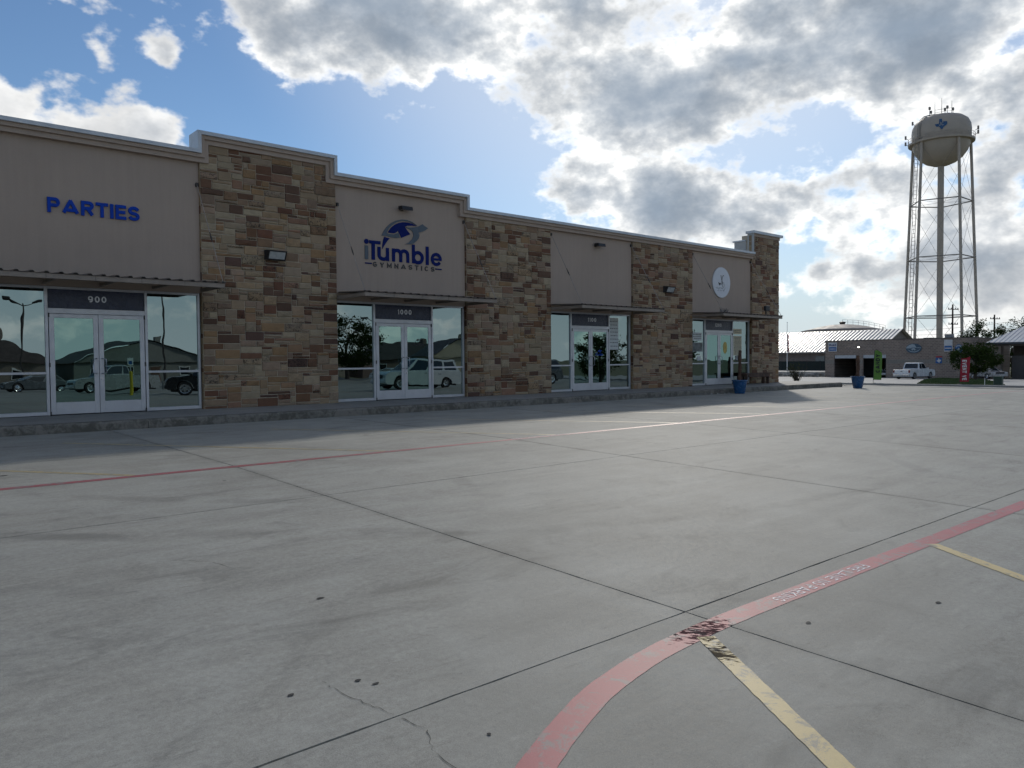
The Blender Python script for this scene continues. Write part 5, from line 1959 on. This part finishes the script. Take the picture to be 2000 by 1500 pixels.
ub = thing('utility_box', 'small dark green utility box near the red flag', 'utility box', (58.2, -0.7, gz(58.2, -.7) + .02))
MB().bbox(-.2, .2, -.25, .25, 0, .62, .05).build('cabinet', simple('green_box', (0.01, 0.04, 0.025), 0.5), ub)
MB().bbox(-.22, .22, -.27, .27, .56, .66, .03).build('lid', simple('green_box_lid', (0.015, 0.05, 0.03), 0.5), ub)
mk = MB().tube([(0, 0, 0), (0, 0, .55)], .018, 6)
mk.v = [(a + 58.0, b + .05, c + gz(58, 0) + .02) for a, b, c in mk.v]
tag(mk.build('marker_post', M['white']), 'thin white marker post beside the green utility box', 'marker post')


# ================================================================== vehicles
def vehicle(name, label, loc, rz, kind, paint, group):
    """x forward, y left; separate body, glass, wheels, lamps, bumpers"""
    o = thing(name, label, {'pickup': 'pickup truck', 'suv': 'suv', 'sedan': 'car'}[kind], loc, rz, group)
    S = {
        'pickup': dict(L=5.6, W=1.98, wb=(1.75, -1.75), wr=.385, belt=1.12, roof=1.86, hood=(2.72, 1.02), cab=((1.05, -0.75), (.45, -.55)), tail=1.08),
        'suv': dict(L=4.75, W=1.90, wb=(1.42, -1.40), wr=.36, belt=1.05, roof=1.72, hood=(2.30, .92), cab=((1.22, -2.30), (.38, -2.02)), tail=1.06),
        'sedan': dict(L=4.75, W=1.82, wb=(1.42, -1.38), wr=.325, belt=.92, roof=1.43, hood=(2.30, .78), cab=((1.00, -1.75), (.15, -1.15)), tail=.95),
    }[kind]
    L, W = S['L'], S['W']
    f_, r_ = L / 2, -L / 2
    zc = .30
    # lower body side outline with wheel arches
    out = [(r_ + .02, .42), (r_ - 0.0, .75), (r_ + .03, S['tail'] - .03), (r_ + .10, S['tail'])]
    if kind == 'pickup':
        out += [(S['cab'][0][1], S['tail']), (S['cab'][0][1], S['belt']), (S['cab'][0][0], S['belt'])]
    else:
        out += [(S['cab'][0][1] + .05, S['belt']), (S['cab'][0][0], S['belt'])]
    out += [(f_ - .35, S['hood'][1] + .06), (f_ - .10, S['hood'][1] - .04), (f_ - .01, .70), (f_ - .02, .42), (f_ - .10, zc)]
    for wx in S['wb']:
        ra_ = S['wr'] + .055
        a0 = math.asin(max(-1, min(1, (zc - S['wr']) / ra_)))
        arc_ = [(wx + ra_ * math.cos(t), S['wr'] + ra_ * math.sin(t)) for t in [lerp(a0, math.pi - a0, i / 12) for i in range(13)]]
        out += arc_
    out += [(r_ + .10, zc)]
    cx_, cz_ = 0.0, .72
    bd = MB()
    k = len(out)
    layers = ((-W / 2, .965), (-W / 2 + .045, .992), (-W / 2 + .13, 1.0), (W / 2 - .13, 1.0), (W / 2 - .045, .992), (W / 2, .965))
    for (yy, sc_) in layers:
        for (a, c) in out:
            # only pull in upper edge and ends, keep arches
            zz = cz_ + (c - cz_) * (sc_ if c > .8 else 1)
            bd.v.append((a * (sc_ * .25 + .75) if abs(a) > L / 2 - .3 else a, yy, zz))
    for li in range(len(layers) - 1):
        for i in range(k):
            j = (i + 1) % k
            bd.f.append((li * k + i, li * k + j, (li + 1) * k + j, (li + 1) * k + i))
    bd.f.append(tuple(range(k))[::-1])
    bd.f.append(tuple((len(layers) - 1) * k + i for i in range(k)))
    body_ = bd.build('body', paint, o, auto=35)
    # cabin
    (b0, b1), (t0, t1) = S['cab']
    zb, zr = S['belt'] - .01, S['roof']
    hb, ht = W / 2 - .04, W / 2 - (.23 if kind == 'sedan' else .17)
    cbn = MB()
    cbn.v += [(b0, -hb, zb), (b0, hb, zb), (b1, hb, zb), (b1, -hb, zb), (t0, -ht, zr - .05), (t0, ht, zr - .05), (t1, ht, zr - .05), (t1, -ht, zr - .05),
              (t0 - .14, -ht + .12, zr), (t0 - .14, ht - .12, zr), (t1 + .14, ht - .12, zr), (t1 + .14, -ht + .12, zr)]
    cbn.f += [(0, 1, 5, 4), (1, 2, 6, 5), (2, 3, 7, 6), (3, 0, 4, 7), (4, 5, 9, 8), (5, 6, 10, 9), (6, 7, 11, 10), (7, 4, 8, 11), (8, 9, 10, 11)]
    cabin = cbn.build('cabin', paint, o, auto=25)
    V = [Vector(v) for v in cbn.v]
    def pane(a, b, c, d, u0, u1, v0, v1):
        """quad on a cabin face, lifted 6 mm"""
        P = lambda u, v_: (V[a].lerp(V[b], u)).lerp(V[d].lerp(V[c], u), v_)
        nrm = (P(1, 0) - P(0, 0)).cross(P(0, 1) - P(0, 0)).normalized() * .007
        q = [P(u0, v0), P(u1, v0), P(u1, v1), P(u0, v1)]
        mid_ = (P(.5, .5) - Vector((0, 0, (zb + zr) / 2)))
        if nrm.dot(Vector((mid_.x - (b0 + b1) / 2, mid_.y, 0))) < 0:
            nrm = -nrm
        MB().quad(*[x + nrm for x in q]).build('window', M['car_glass'], cabin)
    pane(0, 1, 5, 4, .06, .94, .10, .93)
    pane(2, 3, 7, 6, .08, .92, .14, .90)
    splits = ((.06, .48), (.53, .95)) if kind != 'suv' else ((.05, .36), (.40, .68), (.72, .95))
    if kind == 'pickup':
        splits = ((.06, .60), (.65, .94))
    for (u0, u1) in splits:
        pane(1, 2, 6, 5, u0, u1, .10, .92)
        pane(0, 3, 7, 4, u0, u1, .10, .92)
    # wheels
    for wx in S['wb']:
        for sy in (-1, 1):
            wh = MB()
            R_ = S['wr']
            pr = [(R_ * .62, -.11), (R_ * .93, -.115), (R_, -.075), (R_, .075), (R_ * .93, .115), (R_ * .62, .11)]
            wh.lathe(pr, (wx, sy * (W / 2 - .125), R_), 24, 'y')
            w_ob = wh.build('wheel', M['rubber'], o, auto=40)
            rim = MB().lathe([(R_ * .64, .0), (R_ * .62, .02), (R_ * .50, .005), (R_ * .16, .022), (.02, .024)] if sy > 0 else [(.02, -.024), (R_ * .16, -.022), (R_ * .50, -.005), (R_ * .62, -.02), (R_ * .64, 0)], (wx, sy * (W / 2 - .014), R_), 20, 'y')
            rim.build('rim', M['chrome'], w_ob, auto=30)
            sp = MB()
            for q in range(5):
                a = q / 5 * 6.283 + .3
                yy = sy * (W / 2 + .004)
                ca, sa = math.cos(a), math.sin(a)
                pts = [(wx + R_ * .25 * ca - R_ * .10 * sa, yy, R_ + R_ * .25 * sa + R_ * .10 * ca), (wx + R_ * .52 * ca, yy, R_ + R_ * .52 * sa), (wx + R_ * .25 * ca + R_ * .10 * sa, yy, R_ + R_ * .25 * sa - R_ * .10 * ca)]
                sp.quad(*pts)
            sp.build('spoke_gap', M['black'], w_ob)
    MB().box(r_ + .25, f_ - .25, -W / 2 + .25, W / 2 - .25, .2, .34).build('underbody', M['black'], o)
    # bumpers, lamps, plate, mirrors, handles
    bump_m = M['chrome'] if kind == 'pickup' else M['black']
    MB().bbox(r_ - .09, r_ + .06, -W / 2 + .06, W / 2 - .06, .42, .60, .03).build('rear_bumper', bump_m, o)
    MB().bbox(f_ - .10, f_ + .05, -W / 2 + .08, W / 2 - .08, .36, .56, .03).build('front_bumper', bump_m if kind == 'pickup' else paint, o)
    MB().bbox(f_ - .06, f_ + .015, -W / 2 + .42, W / 2 - .42, .62, .82, .02).build('grille', M['black'], o)
    for sy in (-1, 1):
        MB().bbox(f_ - .16, f_ + .005, min(sy * (W / 2 - .40), sy * (W / 2 - .08)), max(sy * (W / 2 - .40), sy * (W / 2 - .08)), .66, .82, .02).build('headlight', bpy.data.materials.get('headlamp') or simple('headlamp', (0.55, 0.56, 0.58), 0.12, 0.3), o)
        MB().bbox(r_ - .015, r_ + .12, min(sy * (W / 2 - .20), sy * (W / 2 - .02)), max(sy * (W / 2 - .20), sy * (W / 2 - .02)), S['tail'] - .36, S['tail'] - .04, .02).build('taillight', bpy.data.materials.get('tail_red') or simple('tail_red', (0.16, 0.012, 0.012), 0.2), o)
        mx = b0 - .10
        MB().bbox(mx - .10, mx + .04, min(sy * (W / 2 + .02), sy * (W / 2 + .20)), max(sy * (W / 2 + .02), sy * (W / 2 + .20)), S['belt'] - .01, S['belt'] + .15, .03).build('mirror', paint, o)
        for hx in ((-.15,) if kind == 'pickup' else (-.02, -.98)):
            MB().bbox(hx - .10, hx + .10, min(sy * (W / 2 - .02), sy * (W / 2 + .012)), max(sy * (W / 2 - .02), sy * (W / 2 + .012)), S['belt'] - .17, S['belt'] - .13, .006).build('door_handle', M['chrome'] if kind != 'pickup' else paint, o)
    MB().box(r_ - .105, r_ - .091, -.16, .16, .46, .56).build('number_plate', M['white'], o)
    if kind == 'pickup':
        MB().box(r_ + .12, S['cab'][0][1] - .06, -W / 2 + .12, W / 2 - .12, S['tail'] + .001, S['tail'] + .012).build('bed_shade_sheet', M['black'], o)  # black sheet level with the rails, paints in the dark of an open bed
        MB().bbox(r_ - .02, r_ + .0, -.10, .10, .86, .94, .004).build('tailgate_handle', M['black'], o)
    return o


def car_paint(name, c, metal=0.0):
    return simple(name, c, 0.28, metal, var=0.03, scale=1.0, coat=0.5, dirt=0.05)
pw = car_paint('white_car_paint', (0.68, 0.69, 0.70))
pk = car_paint('black_car_paint', (0.012, 0.013, 0.015))
psv = car_paint('silver_car_paint', (0.34, 0.34, 0.34), 0.35)
pgy = car_paint('grey_car_paint', (0.10, 0.11, 0.12), 0.3)
def put(x, y):
    return (x, y, gz(x, y))
# seen directly, in front of the garage
vehicle('pickup_truck', 'white pickup truck seen from behind outside the brown garage', (93.0, 18.35, gz(93, 18.4) + .0), math.radians(-6), 'pickup', pw, None)
vehicle('parked_car', 'silver sedan parked beyond the oak beside the drive-through', (100.0, 13.0, gz(100, 13.0)), math.radians(228), 'sedan', psv, None)
vehicle('parked_car', 'white car standing inside the second garage bay', (106.2, 26.3, -1.6), math.radians(180), 'sedan', pw, None)
vehicle('parked_car', 'dark suv half hidden behind the silver sedan', (107.5, 15.8, -1.6), math.radians(215), 'suv', pgy, None)

# ================================================================== trees and plants
def tree(name, label, loc, h_, crown, seed, nleaf, leaf, leaf_mat, bark_mat, trunk_r=.16, cat='tree', group=None, cr0=.35, multi=1):
    """tapered trunk with limbs; crown of many small leaf faces gathered in clumps"""
    o = thing(name, label, cat, loc, 0, group)
    rn = random.Random(seed)
    tb = MB()
    lm = MB()
    rx, ry, rz_ = crown
    cz_ = h_ - rz_
    tips = []
    for s_ in range(multi):
        sx_ = rn.uniform(-.15, .15) * (multi > 1) * 2
        top = Vector((sx_ * 2 + rn.uniform(-.2, .2), rn.uniform(-.2, .2), h_ * .72))
        pts = [(sx_, 0, -.1), (sx_ * 1.2 + .04, .02, h_ * .2), (sx_ * 1.5 + top.x * .4, top.y * .4, h_ * .45), tuple(top)]
        tb.tube(pts, [trunk_r * 1.25, trunk_r, trunk_r * .75, trunk_r * .3], 8)
        for k in range(7):
            a = rn.uniform(0, 6.283)
            z0 = h_ * rn.uniform(.28, .62)
            st = Vector((sx_ * 1.3, 0, z0))
            en = Vector((rx * rn.uniform(.45, .8) * math.cos(a), ry * rn.uniform(.45, .8) * math.sin(a), min(h_ * .95, z0 + rz_ * rn.uniform(.2, .9))))
            mid_ = st.lerp(en, .5) + Vector((0, 0, rn.uniform(0, .25)))
            lm.tube([st, mid_, en], [trunk_r * .5, trunk_r * .3, trunk_r * .1], 6)
            tips.append(en)
    tr = tb.build('trunk', bark_mat, o)
    lm.build('limbs', bark_mat, tr)
    cr = MB()
    clumps = []
    for k in range(int(nleaf / 55)):
        while True:
            q = Vector((rn.uniform(-1, 1), rn.uniform(-1, 1), rn.uniform(-1, 1)))
            if .25 < q.length < 1:
                break
        q = q.normalized() * (q.length ** .5)
        q = Vector((q.x * rx, q.y * ry, cz_ + q.z * rz_)) * rn.uniform(.88, 1.06)
        clumps.append((q, rn.uniform(.10, .24) * (rx + rz_) * .5))
    for i in range(nleaf):
        c, r = clumps[i % len(clumps)]
        p = c + Vector((rn.gauss(0, 1), rn.gauss(0, 1), rn.gauss(0, .8))) * r * .55
        a = Vector((rn.uniform(-1, 1), rn.uniform(-1, 1), rn.uniform(-1, 1))).normalized() * leaf * rn.uniform(.6, 1.3)
        b = a.orthogonal().normalized() * leaf * rn.uniform(.3, .6)
        cr.quad(p - a, p + b, p + a, p - b)
    cr.build('crown', leaf_mat, o)
    return o


def leafm(name, c):
    m, t = new_mat(name)
    n = t.noise(pos(t), 2.0, 3, 0.6)
    cc = t.mix(t.ramp(n, .3, .7), tuple(x * .6 for x in c), tuple(x * 1.35 for x in c))
    d = t.node('ShaderNodeBsdfDiffuse', {'Color': cc})
    tl = t.node('ShaderNodeBsdfTranslucent', {'Color': t.v('MULTIPLY', cc, (1.3, 1.5, .7))})
    mx = t.n.new('ShaderNodeMixShader')
    mx.inputs[0].default_value = .3
    t.l.new(d, mx.inputs[1]); t.l.new(tl, mx.inputs[2])
    t.node('ShaderNodeOutputMaterial', {'Surface': mx.outputs[0]})
    return m
oakm = leafm('oak_leaves', (0.036, 0.054, 0.02))
darkm = leafm('dark_leaves', (0.035, 0.055, 0.02))
bark = simple('bark', (0.07, 0.055, 0.045), 0.95, var=0.35, scale=8)
tree('oak_tree', 'small bushy oak in front of the right end of the brown garage', (86.8, 10.0, gz(86.8, 10)), 3.7, (2.3, 2.3, 1.4), 3, 6800, .12, oakm, bark)
tree('background_tree', 'dark tree behind the drive-through roof, nearest the garage corner', (135, 23.5, -1.9), 8.2, (4.5, 4.5, 3.6), 5, 7000, .2, darkm, bark, .25, group='trees behind the drive-through')
tree('background_tree', 'taller dark tree peaking over the drive-through ridge', (138, 18.5, -1.9), 9.2, (3.8, 3.8, 4.0), 6, 6500, .2, darkm, bark, .25, group='trees behind the drive-through')
tree('background_tree', 'low dark tree filling the gap left of the drive-through column', (120, 16.2, -1.8), 5.6, (3.2, 3.2, 2.7), 7, 6000, .15, darkm, bark, .2, group='trees behind the drive-through')
# spiky, half-bare shrub at the corner of the lot
sh = thing('shrub', 'dark half-bare branching shrub at the far kerb beyond the building corner', 'shrub', (58.2, 13.7, gz(58.2, 13.7) + .02))
stx = MB()
lv = MB()
rn = random.Random(15)
for k in range(26):
    a = rn.uniform(0, 6.283)
    p = Vector((rn.uniform(-.12, .12), rn.uniform(-.12, .12), 0))
    d = Vector((math.cos(a) * rn.uniform(.2, .8), math.sin(a) * rn.uniform(.2, .8), 1)).normalized()
    pts = [p]
    for s_ in range(5):
        d = (d + Vector((rn.uniform(-.2, .2), rn.uniform(-.2, .2), .05))).normalized()
        p = p + d * rn.uniform(.22, .36)
        pts.append(p)
        for j in range(7):
            c = p + Vector((rn.gauss(0, .07), rn.gauss(0, .07), rn.gauss(0, .07)))
            u = Vector((rn.uniform(-1, 1), rn.uniform(-1, 1), rn.uniform(-1, 1))).normalized() * .06
            w_ = u.orthogonal().normalized() * .025
            lv.quad(c - u, c + w_, c + u, c - w_)
    stx.tube(pts, [.03, .024, .018, .013, .009, .005], 5)
stx.build('stem', bark, sh)
lv.build('foliage', leafm('shrub_leaves', (0.05, 0.055, 0.03)), sh)
# low dry tufts along the far kerb
tf = MB()
for k in range(500):
    x, y = rn.uniform(33.9, 35.6), rn.uniform(-1.6, -.4)
    z = gz(x, y) + .002
    a = rn.uniform(0, 6.28)
    l_ = rn.uniform(.05, .16)
    tf.quad((x - .008, y, z), (x + .008, y, z), (x + math.cos(a) * l_, y + math.sin(a) * l_, z + rn.uniform(.01, .07)))
tag(tf.build('dead_leaf_litter', simple('dead_leaves', (0.16, 0.10, 0.07), 0.9, var=0.4)), kind='stuff')

# ------------------------------------------------------------------ utility poles and wires
def upole(loc, h_, label, rz, arms=((.93, 2.2), (.72, 2.0))):
    o = thing('utility_pole', label, 'utility pole', loc, rz, 'utility poles behind the garage')
    MB().tube([(0, 0, -.2), (0, 0, h_)], [.17, .11], 8).build('pole', simple('pole_wood', (0.06, 0.045, 0.035), 0.9) if not bpy.data.materials.get('pole_wood') else bpy.data.materials['pole_wood'], o)
    for (f_, w_) in arms:
        ar = MB().bbox(-w_ / 2, w_ / 2, -.16, -.06, h_ * f_ - .06, h_ * f_ + .06, .01).build('crossarm', bpy.data.materials['pole_wood'], o)
        ins = MB()
        for s_ in (-.45, -.2, .2, .45):
            ins.lathe([(.05, 0), (.07, .08), (.04, .2)], (s_ * w_, -.11, h_ * f_ + .06), 8)
        ins.build('insulators', simple('insulator', (0.2, 0.2, 0.2), .4) if not bpy.data.materials.get('insulator') else bpy.data.materials['insulator'], ar)
    return o
upoles = [((158, 50.0, -2.0), 9.2, 'utility pole left of the water tower legs'), ((130, 27.3, -1.8), 11.0, 'tall utility pole in front of the water tower column'),
          ((140, 24.6, -1.9), 9.7, 'utility pole with two crossarms by the right tower leg'), ((128, 16.2, -1.8), 9.0, 'utility pole above the drive-through roof'),
          ((190, 26.0, -2.0), 10.0, 'distant utility pole just right of the drive-through pole')]
for (loc, h_, lb) in upoles:
    upole(loc, h_, lb, math.radians(-20))
for i, (za, zb) in enumerate(((8.4, 8.4), (7.6, 7.4), (6.2, 6.1))):
    pts = []
    A, Bp = Vector((158, 50, za - 2.0)), Vector((128, 16.2, zb - 1.8 - .2))
    for k in range(13):
        t = k / 12
        q = A.lerp(Bp, t)
        q.z -= 4 * .5 * t * (1 - t)
        pts.append(q)
    ext = Vector((112, -2, zb - 2.0))
    tag(MB().tube(pts, .022, 4).build('power_line', M['black']), ('topmost', 'middle', 'lowest')[i] + ' thin dark power line strung between the utility poles', 'power line', 'power lines')


# ================================================================== across the lot, seen mirrored in the shop windows
strip = MB()
sheet(strip, [-60 + 10 * i for i in range(15)], [-73.0, -68.0, -62.2], -0.05)
tag(strip.build('back_street', asph), kind='structure')
VG = 'vehicles mirrored in the shop windows'
vehicle('parked_suv', 'black suv parked across the lot, mirrored right of door 900', put(15.6, -25.5), math.radians(196), 'suv', pk, VG)
vehicle('parked_suv', 'white suv parked on the lot, mirrored in the door and right window of 1000', put(24.2, -17.6), math.radians(188), 'suv', pw, VG)
vehicle('pickup_truck', 'silver pickup mirrored in the left door of 900', put(13.6, -38.5), math.radians(170), 'pickup', psv, VG)
vehicle('parked_car', 'white sedan mirrored low in the left window of 1000', put(45.0, -54.0), math.radians(165), 'sedan', pw, VG)
vehicle('parked_car', 'second white sedan further left in the mirrored row of 1000', put(50.5, -55.5), math.radians(165), 'sedan', pw, VG)
vehicle('parked_car', 'dark grey sedan mirrored low in the left window of 900', put(11.2, -52.0), math.radians(170), 'sedan', pgy, VG)
vehicle('parked_suv', 'dark grey suv mirrored low in the left window of 1100', put(38.5, -24.0), math.radians(190), 'suv', pgy, VG)

# yellow bollard with a small parking sign
bo = thing('bollard_sign', 'yellow bollard with a small white parking sign, mirrored in the right door of 900', 'bollard', put(12.9, -31.5))
MB().tube([(0, 0, 0), (0, 0, 1.25)], .11, 14).build('bollard', simple('bollard_yellow', (0.62, 0.45, 0.02), 0.45), bo)
MB().lathe([(.11, 1.25), (.08, 1.31), (.02, 1.34)], (0, 0, 0), 14).build('cap', bpy.data.materials['bollard_yellow'], bo)
MB().tube([(0, 0, 1.3), (0, 0, 2.3)], .03, 8).build('post', M['silver'], bo)
sg_ = MB().box(-.16, .16, .03, .045, 1.75, 2.25).build('sign_plate', M['white'], bo)
MB().box(-.10, .10, .047, .05, 1.82, 2.02).build('sign_symbol', cobalt, sg_)

# area lights on tall posts
def lot_light(x, y, h_, label, rz):
    o = thing('lot_light', label, 'lamp post', put(x, y), rz, 'lot lights mirrored in the windows')
    MB().tube([(0, 0, 0), (0, 0, .7)], .28, 16).build('concrete_base', M['walk'], o)
    MB().tube([(0, 0, .7), (0, 0, h_)], [.10, .07], 10).build('pole', M['dark_metal'], o)
    for s_ in (-1, 1):
        MB().tube([(0, 0, h_ - .25), (s_ * .5, 0, h_ - .05), (s_ * .9, 0, h_ + .15)], .045, 8).build('arm', M['dark_metal'], o)
        MB().bbox(min(s_ * .8, s_ * 1.45), max(s_ * .8, s_ * 1.45), -.2, .2, h_ + .10, h_ + .28, .03).build('lamp_head', M['dark_metal'], o)
    return o
lot_light(12.2, -63.5, 8.0, 'lot light with two heads mirrored far left of door 900', .3)
lot_light(19.5, -47.0, 8.6, 'lot light post mirrored in the window right of door 900', 1.2)
lot_light(48.0, -62.5, 7.2, 'lot light mirrored beside the tree in the left window of 1000', .8)
lot_light(47.0, -34.0, 7.4, 'lot light mirrored alone in the left window of 1100', .2)

# houses of the street behind
def house(x, y, w_, d_, hw, hr, rz, label, wallc, roofc, gable):
    z = gz(x, y) - .1
    o = thing('house', label, 'house', (x, y, z), rz, 'houses mirrored in the shop windows')
    wm = simple('house_wall_' + label.split()[0], wallc, 0.85, var=0.12)
    rm_ = simple('house_roof_' + label.split()[0], roofc, 0.9, var=0.25, scale=1.5)
    wl = MB().box(-w_ / 2, w_ / 2, -d_ / 2, d_ / 2, 0, hw)
    wl.build('wall', wm, o)
    r = MB()
    e = .45
    if gable:
        a = [(-w_ / 2 - e, -d_ / 2 - e, hw - .1), (w_ / 2 + e, -d_ / 2 - e, hw - .1), (w_ / 2 + e, d_ / 2 + e, hw - .1), (-w_ / 2 - e, d_ / 2 + e, hw - .1), (0, -d_ / 2 - e, hr), (0, d_ / 2 + e, hr)]
        r.v += a
        r.f += [(0, 4, 5, 3), (1, 2, 5, 4), (0, 3, 2, 1)]
        gbl = MB()
        gbl.quad((-w_ / 2, d_ / 2 + .01, hw), (0, d_ / 2 + .01, hr - .2), (w_ / 2, d_ / 2 + .01, hw))
        gbl.build('gable', wm, o)
    else:
        a = [(-w_ / 2 - e, -d_ / 2 - e, hw - .1), (w_ / 2 + e, -d_ / 2 - e, hw - .1), (w_ / 2 + e, d_ / 2 + e, hw - .1), (-w_ / 2 - e, d_ / 2 + e, hw - .1), (-w_ / 2 + d_ * .5, 0, hr), (w_ / 2 - d_ * .5, 0, hr)]
        r.v += a
        r.f += [(0, 1, 5, 4), (1, 2, 5), (2, 3, 4, 5), (3, 0, 4), (0, 3, 2, 1)]
    rf = r.build('roof', rm_, o)
    MB().bbox(w_ * .18, w_ * .18 + .9, -.5, .5, hw + .2, hr + .6, .03).build('chimney', wm, rf)
    for fx in (-.34, -.12, .3):
        wn = MB().box(fx * w_ - .6, fx * w_ + .6, d_ / 2 + .002, d_ / 2 + .06, .9, 2.1).build('window', M['white'], o)
        MB().box(fx * w_ - .52, fx * w_ + .52, d_ / 2 + .062, d_ / 2 + .07, .98, 2.02).build('pane', M['car_glass'], wn)
    dr = MB().box(.08 * w_ - .5, .08 * w_ + .5, d_ / 2 + .002, d_ / 2 + .05, 0.05, 2.1).build('door', simple('house_door', (0.10, 0.05, 0.03), .5) if not bpy.data.materials.get('house_door') else bpy.data.materials['house_door'], o)
    MB().tube([(.08 * w_ + .4, d_ / 2 + .05, 1.0), (.08 * w_ + .4, d_ / 2 + .10, 1.0)], .03, 6).build('handle', M['chrome'], dr)
house(9.0, -84, 17, 11, 2.8, 5.9, 0.05, 'brown-roofed house mirrored left of door 900', (0.20, 0.17, 0.14), (0.07, 0.055, 0.048), False)
house(27.5, -88, 16, 11, 2.8, 5.6, -.05, 'grey gabled house mirrored in the doors of 900', (0.22, 0.22, 0.20), (0.085, 0.08, 0.075), True)
house(45.5, -86, 18, 12, 2.8, 5.4, .0, 'tan hip-roofed house mirrored in the right window of 900', (0.25, 0.22, 0.18), (0.10, 0.085, 0.08), False)
house(66.0, -84, 18, 11, 2.7, 5.2, 0.1, 'dark-roofed house mirrored in the left window of 1000', (0.18, 0.13, 0.11), (0.055, 0.045, 0.042), False)
house(62.0, -66, 9, 7, 2.8, 5.0, 0.2, 'cream gabled house mirrored in the doors of 1000', (0.42, 0.38, 0.27), (0.07, 0.075, 0.08), True)
TG = 'trees mirrored in the shop windows'
tree('yard_tree', 'broad dark tree mirrored in the left window of 1000', (47.5, -68.0, gz(47.5, -68)), 7.6, (4.2, 4.2, 3.2), 21, 9000, .15, darkm, bark, .25, group=TG)
tree('yard_tree', 'bushy dark tree mirrored in the left door of 1100', (49.0, -26.5, gz(49, -26.5)), 4.4, (2.2, 2.2, 1.9), 22, 7000, .09, darkm, bark, .16, group=TG)
tree('yard_tree', 'dark tree mirrored in the right window of 1100', (56.5, -25.0, -1.0), 5.0, (2.4, 2.4, 2.1), 23, 7000, .10, darkm, bark, .16, group=TG)
tree('yard_tree', 'feathery tree mirrored in the left door of 1200', (60.5, -13.0, -1.0), 6.2, (1.6, 1.6, 2.6), 24, 2600, .14, darkm, bark, .15, group=TG)
